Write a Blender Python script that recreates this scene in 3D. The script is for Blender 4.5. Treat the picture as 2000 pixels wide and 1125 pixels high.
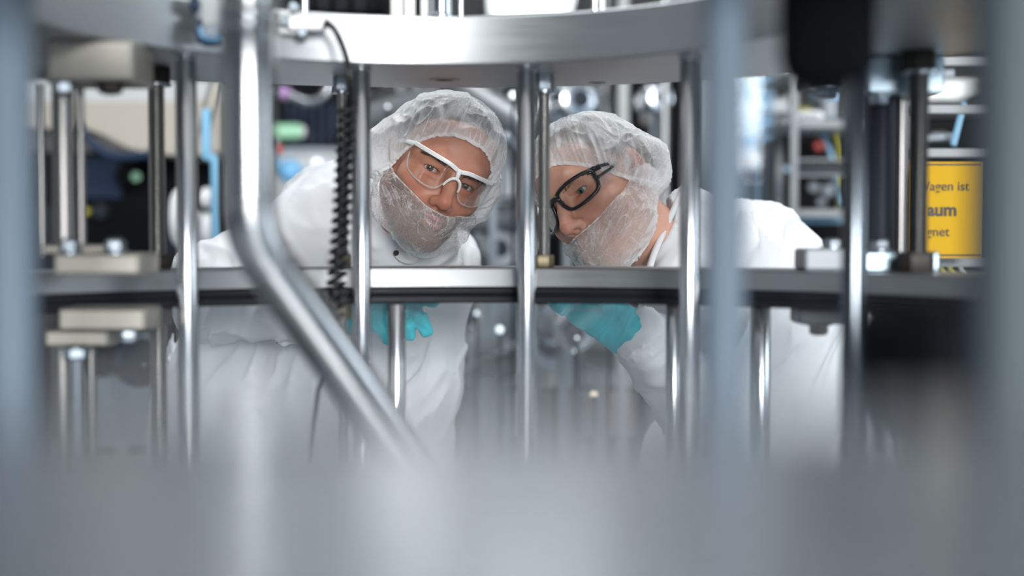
import bpy, math, random
import numpy as np
from mathutils import Vector, Matrix

for o in list(bpy.data.objects):
    bpy.data.objects.remove(o)
scene = bpy.context.scene
COL = scene.collection
PI = math.pi
FPX = 2778.0                      # 50 mm lens on a 36 mm wide sensor, in pixels of the 2000 wide frame
TILT = math.atan(107 / FPX)
FLOOR = -1.25                     # everything is measured from the height of the lens

# ------------------------------------------------------------------ camera, sky, lights, exposure
cam_data = bpy.data.cameras.new('camera')
cam_data.lens = 50
cam_data.sensor_width = 36
cam_data.clip_start = 0.01
cam_data.clip_end = 100
cam_data.dof.use_dof = True
cam_data.dof.focus_distance = 2.17
cam_data.dof.aperture_fstop = 1.4
cam = bpy.data.objects.new('camera', cam_data)
cam.location = (0, 0, 0)
cam.rotation_euler = (PI / 2 - TILT, 0, 0)
COL.objects.link(cam)
scene.camera = cam

world = bpy.data.worlds.new('hall_fill')
scene.world = world
world.use_nodes = True
wbg = world.node_tree.nodes['Background']
wnt = world.node_tree                # sky gradient added for the open side of the hall: blue right, dark left
wtc = wnt.nodes.new('ShaderNodeTexCoord')
wsx = wnt.nodes.new('ShaderNodeSeparateXYZ')
wnt.links.new(wtc.outputs['Generated'], wsx.inputs[0])
wmr = wnt.nodes.new('ShaderNodeMapRange')
wmr.interpolation_type = 'SMOOTHSTEP'
wmr.inputs['From Min'].default_value = -0.55
wmr.inputs['From Max'].default_value = 0.45
wnt.links.new(wsx.outputs['X'], wmr.inputs['Value'])
wmx = wnt.nodes.new('ShaderNodeMix')
wmx.data_type = 'RGBA'
wmx.inputs[6].default_value = (0.085, 0.10, 0.125, 1)
wmx.inputs[7].default_value = (0.58, 0.78, 0.98, 1)
wnt.links.new(wmr.outputs['Result'], wmx.inputs[0])
wnt.links.new(wmx.outputs[2], wbg.inputs['Color'])
wbg.inputs['Strength'].default_value = 0.66


def area_light(name, loc, target, size, power, col=(1, 1, 1)):
    d = bpy.data.lights.new(name, 'AREA')
    d.shape = 'RECTANGLE'
    d.size, d.size_y = size
    d.energy = power
    d.color = col
    o = bpy.data.objects.new(name, d)
    o.location = loc
    o.rotation_euler = (Vector(target) - Vector(loc)).to_track_quat('-Z', 'Y').to_euler()
    COL.objects.link(o)
    return o


area_light('key_light', (1.3, -4.4, 1.15), (-0.05, 2.3, 0.05), (1.9, 1.4), 510, (1.0, 0.985, 0.96))  # unseen area light added behind the camera for faces and steel
area_light('right_fill', (3.4, 1.2, 0.6), (0.0, 2.0, 0.0), (0.9, 0.8), 15, (0.80, 0.91, 1.0))  # area light added at the right, no real window; highlights the slanted pipe
area_light('top_light', (0.0, 2.55, 1.68), (0.0, 2.4, 0.0), (1.8, 0.6), 27, (0.95, 0.98, 1.0))  # unseen area light added above the people to brighten caps and coats
area_light('hall_fill', (0.0, 3.9, 1.6), (0.0, 6.0, -0.6), (4.0, 0.7), 5, (0.90, 0.96, 1.0))  # unseen area light added to brighten the machines behind

vs = scene.view_settings
vs.view_transform = 'Standard'
vs.look = 'None'
vs.gamma = 1
vs.use_curve_mapping = False
vs.exposure = 0.48
scene.cycles.max_bounces = 8
scene.cycles.diffuse_bounces = 3
scene.cycles.glossy_bounces = 4
scene.cycles.transmission_bounces = 4
scene.cycles.transparent_max_bounces = 24
scene.cycles.caustics_reflective = False
scene.cycles.caustics_refractive = False
scene.cycles.sample_clamp_indirect = 6

random.seed(7)
RNG = np.random.default_rng(7)


def P(px, py, Y):
    """The point at depth Y on the line of sight through a pixel of the photograph."""
    u = (px - 1000) / FPX
    v = (562.5 - py) / FPX
    d = Vector((u, math.cos(TILT) + v * math.sin(TILT), -math.sin(TILT) + v * math.cos(TILT)))
    return d * (Y / d.y)


# ------------------------------------------------------------------ scene helpers
ORG = {}


def thing(name, label, cat, loc=(0, 0, 0), group=None):
    o = bpy.data.objects.new(name, None)
    o.empty_display_size = 0.05
    o.location = loc
    COL.objects.link(o)
    ORG[o.name] = Vector(loc)
    o['label'] = label
    o['category'] = cat
    if group:
        o['group'] = group
    return o


def tag(o, label, cat, group=None):
    o['label'] = label
    o['category'] = cat
    if group:
        o['group'] = group
    return o


def mesh_obj(name, v, faces, mat, parent=None, sharp=38, smooth=True, origin=None):
    """v: n x 3 world coordinates; faces: list of tuples or an m x 4 array."""
    v = np.asarray(v, dtype=np.float64).reshape(-1, 3)
    if parent is not None:
        org = ORG[parent.name]
    else:
        org = Vector(origin) if origin is not None else Vector((v.min(0) + v.max(0)) / 2)
    vv = v - np.array(org)
    me = bpy.data.meshes.new(name)
    if isinstance(faces, np.ndarray):
        n, k = faces.shape
        me.vertices.add(len(vv))
        me.vertices.foreach_set('co', vv.astype(np.float32).ravel())
        me.loops.add(n * k)
        me.loops.foreach_set('vertex_index', faces.astype(np.int32).ravel())
        me.polygons.add(n)
        me.polygons.foreach_set('loop_start', np.arange(0, n * k, k, dtype=np.int32))
        me.update(calc_edges=True)
        me.validate()
    else:
        me.from_pydata(vv.tolist(), [], faces)
        me.update()
    if smooth:
        me.shade_smooth()
        if sharp < 180:
            me.set_sharp_from_angle(angle=math.radians(sharp))
    o = bpy.data.objects.new(name, me)
    if isinstance(mat, (list, tuple)):
        for m in mat:
            me.materials.append(m)
    else:
        me.materials.append(mat)
    COL.objects.link(o)
    ORG[o.name] = org
    if parent is not None:
        o.parent = parent
    else:
        o.location = org
    return o


class MB:
    """Collects shapes into one mesh."""

    def __init__(self):
        self.v, self.f = [], []

    def add(self, v, f):
        b = len(self.v)
        self.v += [tuple(p) for p in v]
        self.f += [tuple(i + b for i in q) for q in f]
        return self

    def box(self, c, s, rot=None):
        c = Vector(c)
        hs = [x / 2 for x in s]
        vs_ = []
        for sx in (-1, 1):
            for sy in (-1, 1):
                for sz in (-1, 1):
                    p = Vector((sx * hs[0], sy * hs[1], sz * hs[2]))
                    if rot is not None:
                        p = rot @ p
                    vs_.append(c + p)
        return self.add(vs_, [(0, 1, 3, 2), (4, 6, 7, 5), (0, 4, 5, 1), (2, 3, 7, 6), (0, 2, 6, 4), (1, 5, 7, 3)])

    def rbox(self, c, s, b=0.004, rot=None):
        """box with chamfered edges"""
        c = Vector(c)
        h = Vector(s) / 2
        b = min(b, min(h) * 0.9)
        vs_, ids = [], {}
        for sx in (-1, 1):
            for sy in (-1, 1):
                for sz in (-1, 1):
                    for ax in range(3):
                        p = Vector((sx * h[0], sy * h[1], sz * h[2]))
                        for k in range(3):
                            if k != ax:
                                p[k] -= b * (sx, sy, sz)[k]
                        if rot is not None:
                            p = rot @ p
                        ids[(sx, sy, sz, ax)] = len(vs_)
                        vs_.append(c + p)
        fs = []
        S = (-1, 1)
        for ax in range(3):
            for s in S:
                loop = []
                for a, d in ((-1, -1), (1, -1), (1, 1), (-1, 1)):
                    k = [0, 0, 0]
                    k[ax] = s
                    k[(ax + 1) % 3] = a
                    k[(ax + 2) % 3] = d
                    loop.append(ids[(*k, ax)])
                fs.append(tuple(loop if s > 0 else loop[::-1]))
        for ax in range(3):
            b1, b2 = (ax + 1) % 3, (ax + 2) % 3
            for s1 in S:
                for s2 in S:
                    def kk(t, a):
                        k = [0, 0, 0]
                        k[ax] = t
                        k[b1] = s1
                        k[b2] = s2
                        return ids[(*k, a)]
                    q = (kk(-1, b1), kk(1, b1), kk(1, b2), kk(-1, b2))
                    fs.append(q if s1 * s2 > 0 else q[::-1])
        for sx in S:
            for sy in S:
                for sz in S:
                    q = tuple(ids[(sx, sy, sz, a)] for a in range(3))
                    fs.append(q if sx * sy * sz > 0 else q[::-1])
        return self.add(vs_, fs)

    def lathe(self, prof, o=(0, 0, 0), axis=(0, 0, 1), n=32, phase=0.0):
        o, axis = Vector(o), Vector(axis).normalized()
        a = axis.orthogonal().normalized()
        b = axis.cross(a)
        vs_, fs = [], []
        m = len(prof)
        for r, h in prof:
            for i in range(n):
                t = 2 * PI * i / n + phase
                vs_.append(o + axis * h + (a * math.cos(t) + b * math.sin(t)) * r)
        for j in range(m - 1):
            for i in range(n):
                k = (i + 1) % n
                fs.append((j * n + i, j * n + k, (j + 1) * n + k, (j + 1) * n + i))
        fs.append(tuple(range(n - 1, -1, -1)))
        fs.append(tuple((m - 1) * n + i for i in range(n)))
        return self.add(vs_, fs)

    def cyl(self, p0, p1, r0, r1=None, n=28, b=0.0):
        p0, p1 = Vector(p0), Vector(p1)
        r1 = r0 if r1 is None else r1
        L = (p1 - p0).length
        if b > 0:
            prof = [(r0 - b, 0), (r0, b), (r1, L - b), (r1 - b, L)]
        else:
            prof = [(r0, 0), (r1, L)]
        return self.lathe(prof, p0, p1 - p0, n)

    def hexa(self, p0, p1, r, phase=0.0):
        p0, p1 = Vector(p0), Vector(p1)
        L = (p1 - p0).length
        return self.lathe([(r * 0.93, 0), (r, L * 0.08), (r, L * 0.92), (r * 0.93, L)], p0, p1 - p0, 6, phase)

    def tube(self, pts, r, n=12, closed=False, flat=None):
        """sweep a circle (or an ellipse r x flat) along points"""
        pts = [Vector(p) for p in pts]
        m = len(pts)
        rs = r if isinstance(r, (list, tuple)) else [r] * m
        tang = []
        for i in range(m):
            if closed:
                t = pts[(i + 1) % m] - pts[i - 1]
            else:
                t = pts[min(i + 1, m - 1)] - pts[max(i - 1, 0)]
            tang.append(t.normalized())
        nrm = tang[0].orthogonal().normalized() if flat is None else None
        vs_, fs = [], []
        for i in range(m):
            if flat is None:
                nrm = (nrm - tang[i] * nrm.dot(tang[i])).normalized()
                nn, rr2 = nrm, rs[i]
            else:                                            # flat = (up vector, half height)
                nn = (Vector(flat[0]) - tang[i] * Vector(flat[0]).dot(tang[i])).normalized()
                rr2 = rs[i]
            bb = tang[i].cross(nn)
            for k in range(n):
                a = 2 * PI * k / n
                if flat is None:
                    vs_.append(pts[i] + (nn * math.cos(a) + bb * math.sin(a)) * rs[i])
                else:
                    ca, sa = math.cos(a), math.sin(a)
                    ca = math.copysign(abs(ca) ** 0.5, ca)
                    sa = math.copysign(abs(sa) ** 0.5, sa)
                    vs_.append(pts[i] + nn * ca * flat[1] + bb * sa * rr2)
        for i in range(m if closed else m - 1):
            j = (i + 1) % m
            for k in range(n):
                l = (k + 1) % n
                fs.append((i * n + k, i * n + l, j * n + l, j * n + k))
        if not closed:
            fs.append(tuple(range(n - 1, -1, -1)))
            fs.append(tuple((m - 1) * n + k for k in range(n)))
        return self.add(vs_, fs)

    def ball(self, c, r, n=24, m=14, rot=None):
        c = Vector(c)
        r = Vector((r, r, r)) if not hasattr(r, '__len__') else Vector(r)
        vs_, fs = [], []
        for j in range(m + 1):
            t = PI * j / m
            for i in range(n):
                a = 2 * PI * i / n
                p = Vector((r[0] * math.sin(t) * math.cos(a), r[1] * math.sin(t) * math.sin(a), -r[2] * math.cos(t)))
                if rot is not None:
                    p = rot @ p
                vs_.append(c + p)
        for j in range(m):
            for i in range(n):
                k = (i + 1) % n
                fs.append((j * n + i, j * n + k, (j + 1) * n + k, (j + 1) * n + i))
        return self.add(vs_, fs)

    def ring(self, c, prof, a0=0.0, a1=2 * PI, n=160):
        """sweep the closed profile [(R, z)] about a vertical axis at c; angles from +Y towards +X"""
        full = abs(a1 - a0 - 2 * PI) < 1e-6
        m = len(prof)
        cnt = n if full else n + 1
        vs_, fs = [], []
        for i in range(cnt):
            a = a0 + (a1 - a0) * i / n
            for R, z in prof:
                vs_.append((c[0] + R * math.sin(a), c[1] + R * math.cos(a), z))
        for i in range(n):
            j = (i + 1) % cnt
            for k in range(m):
                l = (k + 1) % m
                fs.append((i * m + k, i * m + l, j * m + l, j * m + k))
        if not full:
            fs.append(tuple(range(m - 1, -1, -1)))
            fs.append(tuple(n * m + k for k in range(m)))
        return self.add(vs_, fs)

    def prism(self, pts, off):
        """extrude a polygon of 3-D points by the vector off"""
        pts = [Vector(p) for p in pts]
        m = len(pts)
        off = Vector(off)
        vs_ = pts + [p + off for p in pts]
        fs = [tuple(range(m - 1, -1, -1)), tuple(range(m, 2 * m))]
        for i in range(m):
            j = (i + 1) % m
            fs.append((i, j, m + j, m + i))
        return self.add(vs_, fs)

    def build(self, name, mat, parent=None, sharp=38, origin=None, fix=True):
        o = mesh_obj(name, self.v, self.f, mat, parent, sharp, origin=origin)
        if fix:
            import bmesh
            bm = bmesh.new()
            bm.from_mesh(o.data)
            bmesh.ops.recalc_face_normals(bm, faces=bm.faces)
            bm.to_mesh(o.data)
            bm.free()
        return o


def thread_mesh(mb, p0, p1, r, pitch=0.0035, n=24, depth=0.0016):
    """a helical screw thread between two points of a vertical rod"""
    p0, p1 = Vector(p0), Vector(p1)
    L = (p1 - p0).length
    rows = int(L / pitch * 5)
    vs_, fs = [], []
    for j in range(rows + 1):
        h = L * j / rows
        for i in range(n):
            a = 2 * PI * i / n
            ph = (h / pitch + i / n) % 1.0
            rr = r - depth * abs(2 * ph - 1)
            vs_.append((p0.x + rr * math.cos(a), p0.y + rr * math.sin(a), p0.z + h))
    for j in range(rows):
        for i in range(n):
            k = (i + 1) % n
            fs.append((j * n + i, j * n + k, (j + 1) * n + k, (j + 1) * n + i))
    fs.append(tuple(range(n - 1, -1, -1)))
    fs.append(tuple(rows * n + i for i in range(n)))
    mb.add(vs_, fs)


# ------------------------------------------------------------------ materials
def mat_new(name):
    m = bpy.data.materials.new(name)
    m.use_nodes = True
    nt = m.node_tree
    return m, nt, nt.nodes['Principled BSDF'], nt.nodes['Material Output']


def node(nt, kind, **inp):
    n = nt.nodes.new(kind)
    for k, v in inp.items():
        n.inputs[k.replace('_', ' ')].default_value = v
    return n


def solid(name, col, rough=0.5, metal=0.0, var=0.06, scale=40.0, stretch=(1, 1, 1), bump=0.0, spec=None, coat=0.0):
    """principled material whose colour, gloss and relief vary a little with noise"""
    m, nt, bs, out = mat_new(name)
    tc = node(nt, 'ShaderNodeTexCoord')
    mp = node(nt, 'ShaderNodeMapping')
    mp.inputs['Scale'].default_value = stretch
    nz = node(nt, 'ShaderNodeTexNoise', Scale=scale, Detail=4.0)
    nt.links.new(tc.outputs['Object'], mp.inputs['Vector'])
    nt.links.new(mp.outputs['Vector'], nz.inputs['Vector'])
    mx = node(nt, 'ShaderNodeMix')
    mx.data_type = 'RGBA'
    mx.inputs[6].default_value = (*[c * (1 - var) for c in col], 1)
    mx.inputs[7].default_value = (*[min(1, c * (1 + var)) for c in col], 1)
    nt.links.new(nz.outputs['Fac'], mx.inputs[0])
    nt.links.new(mx.outputs[2], bs.inputs['Base Color'])
    rr = node(nt, 'ShaderNodeMapRange')
    rr.inputs['To Min'].default_value = rough * 0.8
    rr.inputs['To Max'].default_value = min(1, rough * 1.2)
    nt.links.new(nz.outputs['Fac'], rr.inputs['Value'])
    nt.links.new(rr.outputs['Result'], bs.inputs['Roughness'])
    bs.inputs['Metallic'].default_value = metal
    if spec is not None:
        bs.inputs['Specular IOR Level'].default_value = spec
    if coat:
        bs.inputs['Coat Weight'].default_value = coat
    if bump:
        bp = node(nt, 'ShaderNodeBump', Strength=bump, Distance=0.002)
        nt.links.new(nz.outputs['Fac'], bp.inputs['Height'])
        nt.links.new(bp.outputs['Normal'], bs.inputs['Normal'])
    return m


def lamp_mat(name, col, strength):
    m, nt, bs, out = mat_new(name)
    bs.inputs['Base Color'].default_value = (*col, 1)
    bs.inputs['Emission Color'].default_value = (*col, 1)
    bs.inputs['Emission Strength'].default_value = strength
    return m


def glass_mat(name, tint, refl=1.0, haze=0.0, dust=0.0, rough=0.02):
    """clear pane: see-through, with reflections at grazing angles, a thin film of haze and specks of dust"""
    m, nt, bs, out = mat_new(name)
    nt.nodes.remove(bs)
    tr = node(nt, 'ShaderNodeBsdfTransparent', Color=(*tint, 1))
    gl = node(nt, 'ShaderNodeBsdfGlossy', Color=(1, 1, 1, 1), Roughness=rough)
    fr = node(nt, 'ShaderNodeFresnel', IOR=1.45)
    ml = node(nt, 'ShaderNodeMath')
    ml.operation = 'MULTIPLY'
    ml.inputs[1].default_value = refl
    nt.links.new(fr.outputs['Fac'], ml.inputs[0])
    m1 = node(nt, 'ShaderNodeMixShader')
    nt.links.new(ml.outputs[0], m1.inputs['Fac'])
    nt.links.new(tr.outputs[0], m1.inputs[1])
    nt.links.new(gl.outputs[0], m1.inputs[2])
    last = m1
    if haze or dust:
        df = node(nt, 'ShaderNodeBsdfDiffuse', Color=(0.85, 0.9, 0.95, 1))
        vo = node(nt, 'ShaderNodeTexVoronoi', Scale=42.0)
        tc = node(nt, 'ShaderNodeTexCoord')
        nt.links.new(tc.outputs['Object'], vo.inputs['Vector'])
        mr = node(nt, 'ShaderNodeMapRange')
        mr.inputs['From Min'].default_value = 0.10
        mr.inputs['From Max'].default_value = 0.06
        mr.inputs['To Min'].default_value = haze
        mr.inputs['To Max'].default_value = haze + dust
        nt.links.new(vo.outputs['Distance'], mr.inputs['Value'])
        m2 = node(nt, 'ShaderNodeMixShader')
        nt.links.new(mr.outputs['Result'], m2.inputs['Fac'])
        nt.links.new(m1.outputs[0], m2.inputs[1])
        nt.links.new(df.outputs[0], m2.inputs[2])
        last = m2
    nt.links.new(last.outputs[0], out.inputs['Surface'])
    return m


M = {}
M['flange'] = solid('brushed_flange_steel', (0.27, 0.28, 0.29), 0.42, 1.0, 0.05, 9.0, (1, 1, 14))
M['ring_steel'] = solid('turned_ring_steel', (0.33, 0.345, 0.36), 0.45, 1.0, 0.07, 12.0, (1, 1, 20))
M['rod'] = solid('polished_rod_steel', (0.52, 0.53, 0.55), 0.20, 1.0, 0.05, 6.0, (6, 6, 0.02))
M['pipe'] = solid('satin_pipe_steel', (0.34, 0.35, 0.36), 0.22, 1.0, 0.05, 6.0, (3, 3, 3))
M['pole'] = solid('blue_grey_post_paint', (0.082, 0.112, 0.145), 0.6, 0.0, 0.04, 5.0, spec=0.3)
M['pole_dark'] = solid('dark_post_paint', (0.036, 0.048, 0.058), 0.6, 0.0, 0.04, 5.0, spec=0.3)
M['tray'] = solid('brushed_tray_steel', (0.43, 0.455, 0.495), 0.25, 1.0, 0.05, 8.0, (20, 1, 1))
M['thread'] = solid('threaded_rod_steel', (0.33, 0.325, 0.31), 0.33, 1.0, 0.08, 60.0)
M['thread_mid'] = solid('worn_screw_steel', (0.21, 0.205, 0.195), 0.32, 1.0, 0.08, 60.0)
M['thread_shaded'] = solid('shaded_screw_steel', (0.085, 0.085, 0.085), 0.3, 1.0, 0.08, 60.0)  # shaded copy of the thread steel for the dim right side
M['rod_shaded'] = solid('shaded_rod_steel', (0.10, 0.115, 0.13), 0.22, 1.0, 0.05, 6.0, (6, 6, 0.02))  # rod steel again, darkened to put the right side's shade into its colour
M['block_shaded'] = solid('shaded_blue_alloy', (0.26, 0.33, 0.38), 0.35, 1.0, 0.05, 20.0)  # shade of the right-hand guide blocks put into a darker blue
M['column'] = solid('dull_column_steel', (0.20, 0.195, 0.19), 0.34, 1.0, 0.08, 6.0, (6, 6, 0.02))
M['nut_dark'] = solid('dark_nut_steel', (0.026, 0.024, 0.021), 0.5, 0.1, 0.12, 40.0, spec=0.15)
M['nut_brass'] = solid('tarnished_brass', (0.24, 0.205, 0.135), 0.45, 1.0, 0.1, 60.0)
M['block'] = solid('worn_alloy_block', (0.33, 0.318, 0.285), 0.5, 1.0, 0.12, 22.0)
M['bolt'] = solid('zinc_bolt', (0.27, 0.31, 0.35), 0.32, 1.0, 0.05, 40.0)
M['rubber'] = solid('black_rubber', (0.008, 0.009, 0.012), 0.5, 0, 0.2, 30.0, spec=0.2)
M['matte_black'] = solid('matte_black_foam', (0.004, 0.0045, 0.006), 0.9, 0, 0.2, 30.0, spec=0.04)
M['cable'] = solid('black_cable_sheath', (0.006, 0.006, 0.008), 0.3, 0, 0.2, 60.0, spec=0.3)
M['black'] = solid('black_painted_metal', (0.003, 0.0035, 0.0045), 0.55, 0, 0.2, 12.0, spec=0.08)
M['darkblue'] = solid('dark_blue_paint', (0.013, 0.026, 0.058), 0.4, 0, 0.1, 10.0, spec=0.25)
M['charcoal'] = solid('charcoal_paint', (0.018, 0.023, 0.032), 0.5, 0, 0.12, 10.0, spec=0.2)
M['grey'] = solid('mid_grey_paint', (0.24, 0.275, 0.315), 0.45, 0, 0.06, 10.0)
M['lightgrey'] = solid('light_grey_paint', (0.42, 0.44, 0.45), 0.4, 0, 0.05, 10.0)
M['white'] = solid('white_plastic', (0.80, 0.81, 0.82), 0.35, 0, 0.02, 10.0)
M['cream'] = solid('cream_duct_paint', (0.34, 0.315, 0.275), 0.5, 0, 0.05, 6.0)
M['paleblue'] = solid('pale_blue_paint', (0.17, 0.38, 0.56), 0.35, 0, 0.05, 6.0)
M['blue'] = solid('blue_plastic', (0.16, 0.42, 0.70), 0.3, 0, 0.05, 8.0)
M['green'] = solid('pale_green_plastic', (0.36, 0.68, 0.46), 0.35, 0, 0.05, 8.0)
M['violet'] = solid('violet_plastic', (0.42, 0.25, 0.50), 0.35, 0, 0.05, 8.0)
M['red'] = solid('red_plastic', (0.55, 0.06, 0.04), 0.35, 0, 0.05, 8.0)
M['yellow'] = solid('yellow_cable_sheath', (0.60, 0.55, 0.06), 0.4, 0, 0.05, 8.0)
M['alu'] = solid('aluminium_profile', (0.33, 0.345, 0.36), 0.45, 1.0, 0.04, 8.0)
M['alu_dull'] = solid('dull_anodised_profile', (0.19, 0.205, 0.22), 0.5, 0.0, 0.05, 8.0)
M['chrome'] = solid('bright_steel', (0.48, 0.50, 0.53), 0.18, 1.0, 0.05, 8.0)
M['glow_warm'] = lamp_mat('warm_disc_glow', (1.0, 0.86, 0.66), 0.7)  # warm glow for a ball added as a soft disc
M['glow_cold'] = lamp_mat('cold_disc_glow', (0.85, 0.94, 1.0), 0.9)  # cold glow for balls and spots added as soft discs
M['diffuser'] = lamp_mat('lamp_diffuser', (0.93, 0.98, 1.0), 2.2)
M['chamber_glass'] = glass_mat('chamber_glass', (0.97, 0.98, 0.985), 0.45, 0.025, 0.12)
M['lens'] = glass_mat('clear_lens', (0.95, 0.95, 0.94), 0.3)
M['shield'] = glass_mat('clear_shield', (0.93, 0.94, 0.94), 1.0, 0.08, 0.0, 0.08)
M['frost'] = glass_mat('frosted_lens_edge', (0.95, 0.95, 0.94), 0.4, 0.22, 0.0, 0.2)
M['panel_glass'] = glass_mat('clear_panel', (0.74, 0.86, 0.95), 0.2, 0.03, 0.0)
M['sign'] = solid('yellow_sign_face', (0.42, 0.25, 0.012), 0.6, 0, 0.03, 6.0, spec=0.08)
M['ink'] = solid('black_print', (0.01, 0.01, 0.01), 0.6)


# ------------------------------------------------------------------ the hall
def struct(name, mb, mat):
    o = mb.build(name, mat)
    o['kind'] = 'structure'
    return o


M['floor'] = solid('grey_floor_coating', (0.48, 0.50, 0.52), 0.25, 0, 0.04, 3.0)
M['wall'] = solid('off_white_wall', (0.62, 0.63, 0.64), 0.6, 0, 0.03, 2.0)
M['ceil'] = solid('off_white_ceiling', (0.62, 0.61, 0.59), 0.7, 0, 0.03, 2.0)
CEIL = 1.75
struct('floor', MB().box((0, 8, FLOOR - 0.05), (16, 24, 0.1)), M['floor'])
struct('ceiling', MB().box((0, 9.5, CEIL + 0.05), (16, 21, 0.1)), M['ceil'])
struct('wall_back', MB().box((0, 20.05, 0.25), (16, 0.1, 3.0)), M['wall'])
struct('wall_left', MB().box((-8.05, 8, 0.25), (0.1, 24, 3.0)), M['wall'])
struct('wall_right', MB().box((8.05, 8, 0.25), (0.1, 24, 3.0)), M['wall'])


def ceiling_lamp(x, y, label):
    t = thing('ceiling_lamp', label, 'lamp', (x, y, CEIL), 'flat panel lamps on the hall ceiling')
    f = MB()
    f.box((x - 0.31, y, CEIL - 0.025), (0.03, 1.26, 0.05))
    f.box((x + 0.31, y, CEIL - 0.025), (0.03, 1.26, 0.05))
    f.box((x, y - 0.615, CEIL - 0.025), (0.59, 0.03, 0.05))
    f.box((x, y + 0.615, CEIL - 0.025), (0.59, 0.03, 0.05))
    f.build('frame', M['lightgrey'], t)
    MB().box((x, y, CEIL - 0.022), (0.588, 1.198, 0.03)).build('diffuser', M['diffuser'], t)


ceiling_lamp(0.14, 10.75, 'lit white ceiling panel lamp seen just above the steel ring')
ceiling_lamp(5.2, 17.0, 'small lit ceiling panel lamp seen beside the yellow sign, above it')
for lx, ly in ((-2.6, 10.75), (2.9, 10.75), (-2.6, 6.4), (0.14, 6.4), (2.9, 6.4), (-2.6, 14.0), (2.9, 14.0), (-2.6, 3.0), (2.9, 3.0)):
    ceiling_lamp(lx, ly, 'ceiling panel lamp of the hall hidden above the picture')

# ------------------------------------------------------------------ the ring stack
CU = (-0.087, 1.408)              # axis of the upper ring
CL = (-0.060, 1.270)              # axis of the lower ring
ZU = 0.2112                       # underside of the upper ring
ZL = -0.046                       # top of the lower ring
ZG = -0.0925                      # underside of the black seal
ZB = -0.46                        # top of the base plate

t = thing('upper_ring_flange', 'thick brushed steel ring overhead with rods hanging from it', 'flange ring', (CU[0], CU[1], ZU))
mb = MB()
R0, R1, ZT = 0.386, 0.672, 0.272
mb.ring(CU, [(R0, ZU + .002), (R0 + .002, ZU), (R1 - .003, ZU), (R1, ZU + .003), (R1, ZT - .003), (R1 - .003, ZT), (R0 + .002, ZT), (R0, ZT - .002)], n=220)
mb.build('ring_body', M['ring_steel'], t, sharp=30)
for px, py, r in ((868, 155, 0.021), (1166, 161, 0.012)):
    h = P(px, py, 1.0)
    h = h * (ZU / h.z)
    hb = MB()
    hb.ring((h.x, h.y), [(r * 0.62, ZU + 0.001), (r * 0.62, ZU - 0.0012), (r, ZU - 0.0012), (r, ZU + 0.001)], n=40)
    hb.build('bore_rim', M['block'], t)
    MB().cyl((h.x, h.y, ZU + 0.0005), (h.x, h.y, ZU - 0.0006), r * 0.62).build('tapped_bore', M['black'], t)

t = thing('lower_ring_flange', 'flat steel ring in front of both people at chest height', 'flange ring', (CL[0], CL[1] + 0.6, ZL))
A = math.radians(136)
MB().ring(CL, [(0.615, ZL - .0246), (0.617, ZL - .0246), (0.752, ZL - .0246), (0.752, ZL), (0.6165, ZL), (0.615, ZL - .0015)], -A, A, 150).build('ring_body', M['flange'], t, sharp=30)

t = thing('seal_ring', 'black rubber seal under the lower steel ring', 'seal', (CL[0], CL[1] + 0.6, ZG))
zt = ZL - 0.0246
MB().ring(CL, [(0.622, zt), (0.617, zt - .003), (0.617, zt - .008), (0.6195, zt - .010), (0.6195, zt - .0115), (0.616, zt - .0135), (0.616, ZG + .002), (0.619, ZG), (0.655, ZG), (0.655, zt)], -A, A, 150).build('seal_body', M['rubber'], t, sharp=30)
MB().ring(CL, [(0.6155, zt - .0095), (0.6145, zt - .0105), (0.6155, zt - .0115), (0.621, zt - .0105)], -A, A, 150).build('seal_lip', M['charcoal'], t)

o = MB().ring(CL, [(0.628, ZB), (0.628, ZG), (0.634, ZG), (0.634, ZB)], -A, A, 150).build('glass_cylinder', M['chamber_glass'], sharp=30)
tag(o, 'clear dusty glass wall of the chamber below the black seal', 'glass cylinder')

t = thing('chamber_base', 'round steel base plate of the chamber on its plinth', 'base plate', (CL[0], CL[1] + .6, FLOOR))
MB().ring(CL, [(0.40, ZB - .05), (0.76, ZB - .05), (0.76, ZB - .004), (0.756, ZB), (0.40, ZB)], -A * .8, A * .8, 96).build('plate', M['flange'], t)
MB().ring(CL, [(0.45, FLOOR), (0.72, FLOOR), (0.72, ZB - .05), (0.45, ZB - .05)], -A * .8, A * .8, 64).build('plinth', M['grey'], t)


def on_circle(px, C, R, far=True):
    """depth at which the line of sight through column px meets a vertical cylinder"""
    u = (px - 1000) / FPX
    a = 1 + u * u
    b = -2 * (u * C[0] + C[1])
    c = C[0] ** 2 + C[1] ** 2 - R * R
    q = max(0, b * b - 4 * a * c) ** 0.5
    return (-b + (q if far else -q)) / (2 * a)


# polished rods hanging from the upper ring, in front of the lower ring
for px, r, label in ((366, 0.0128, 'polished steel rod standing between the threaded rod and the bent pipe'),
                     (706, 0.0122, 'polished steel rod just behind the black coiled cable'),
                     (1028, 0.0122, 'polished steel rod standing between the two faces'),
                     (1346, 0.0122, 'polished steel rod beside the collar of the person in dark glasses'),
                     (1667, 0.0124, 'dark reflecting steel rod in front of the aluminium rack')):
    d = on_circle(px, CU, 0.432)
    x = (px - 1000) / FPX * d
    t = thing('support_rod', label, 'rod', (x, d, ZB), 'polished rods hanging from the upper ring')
    MB().cyl((x, d, ZB), (x, d, ZU), r, n=40, b=0.001).build('shaft', M['rod_shaded' if px > 1600 else 'rod'], t, sharp=50)
    MB().cyl((x, d, ZU - 0.004), (x, d, ZU), r * 1.12, n=40, b=0.0008).build('collar', M['rod'], t)
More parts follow.
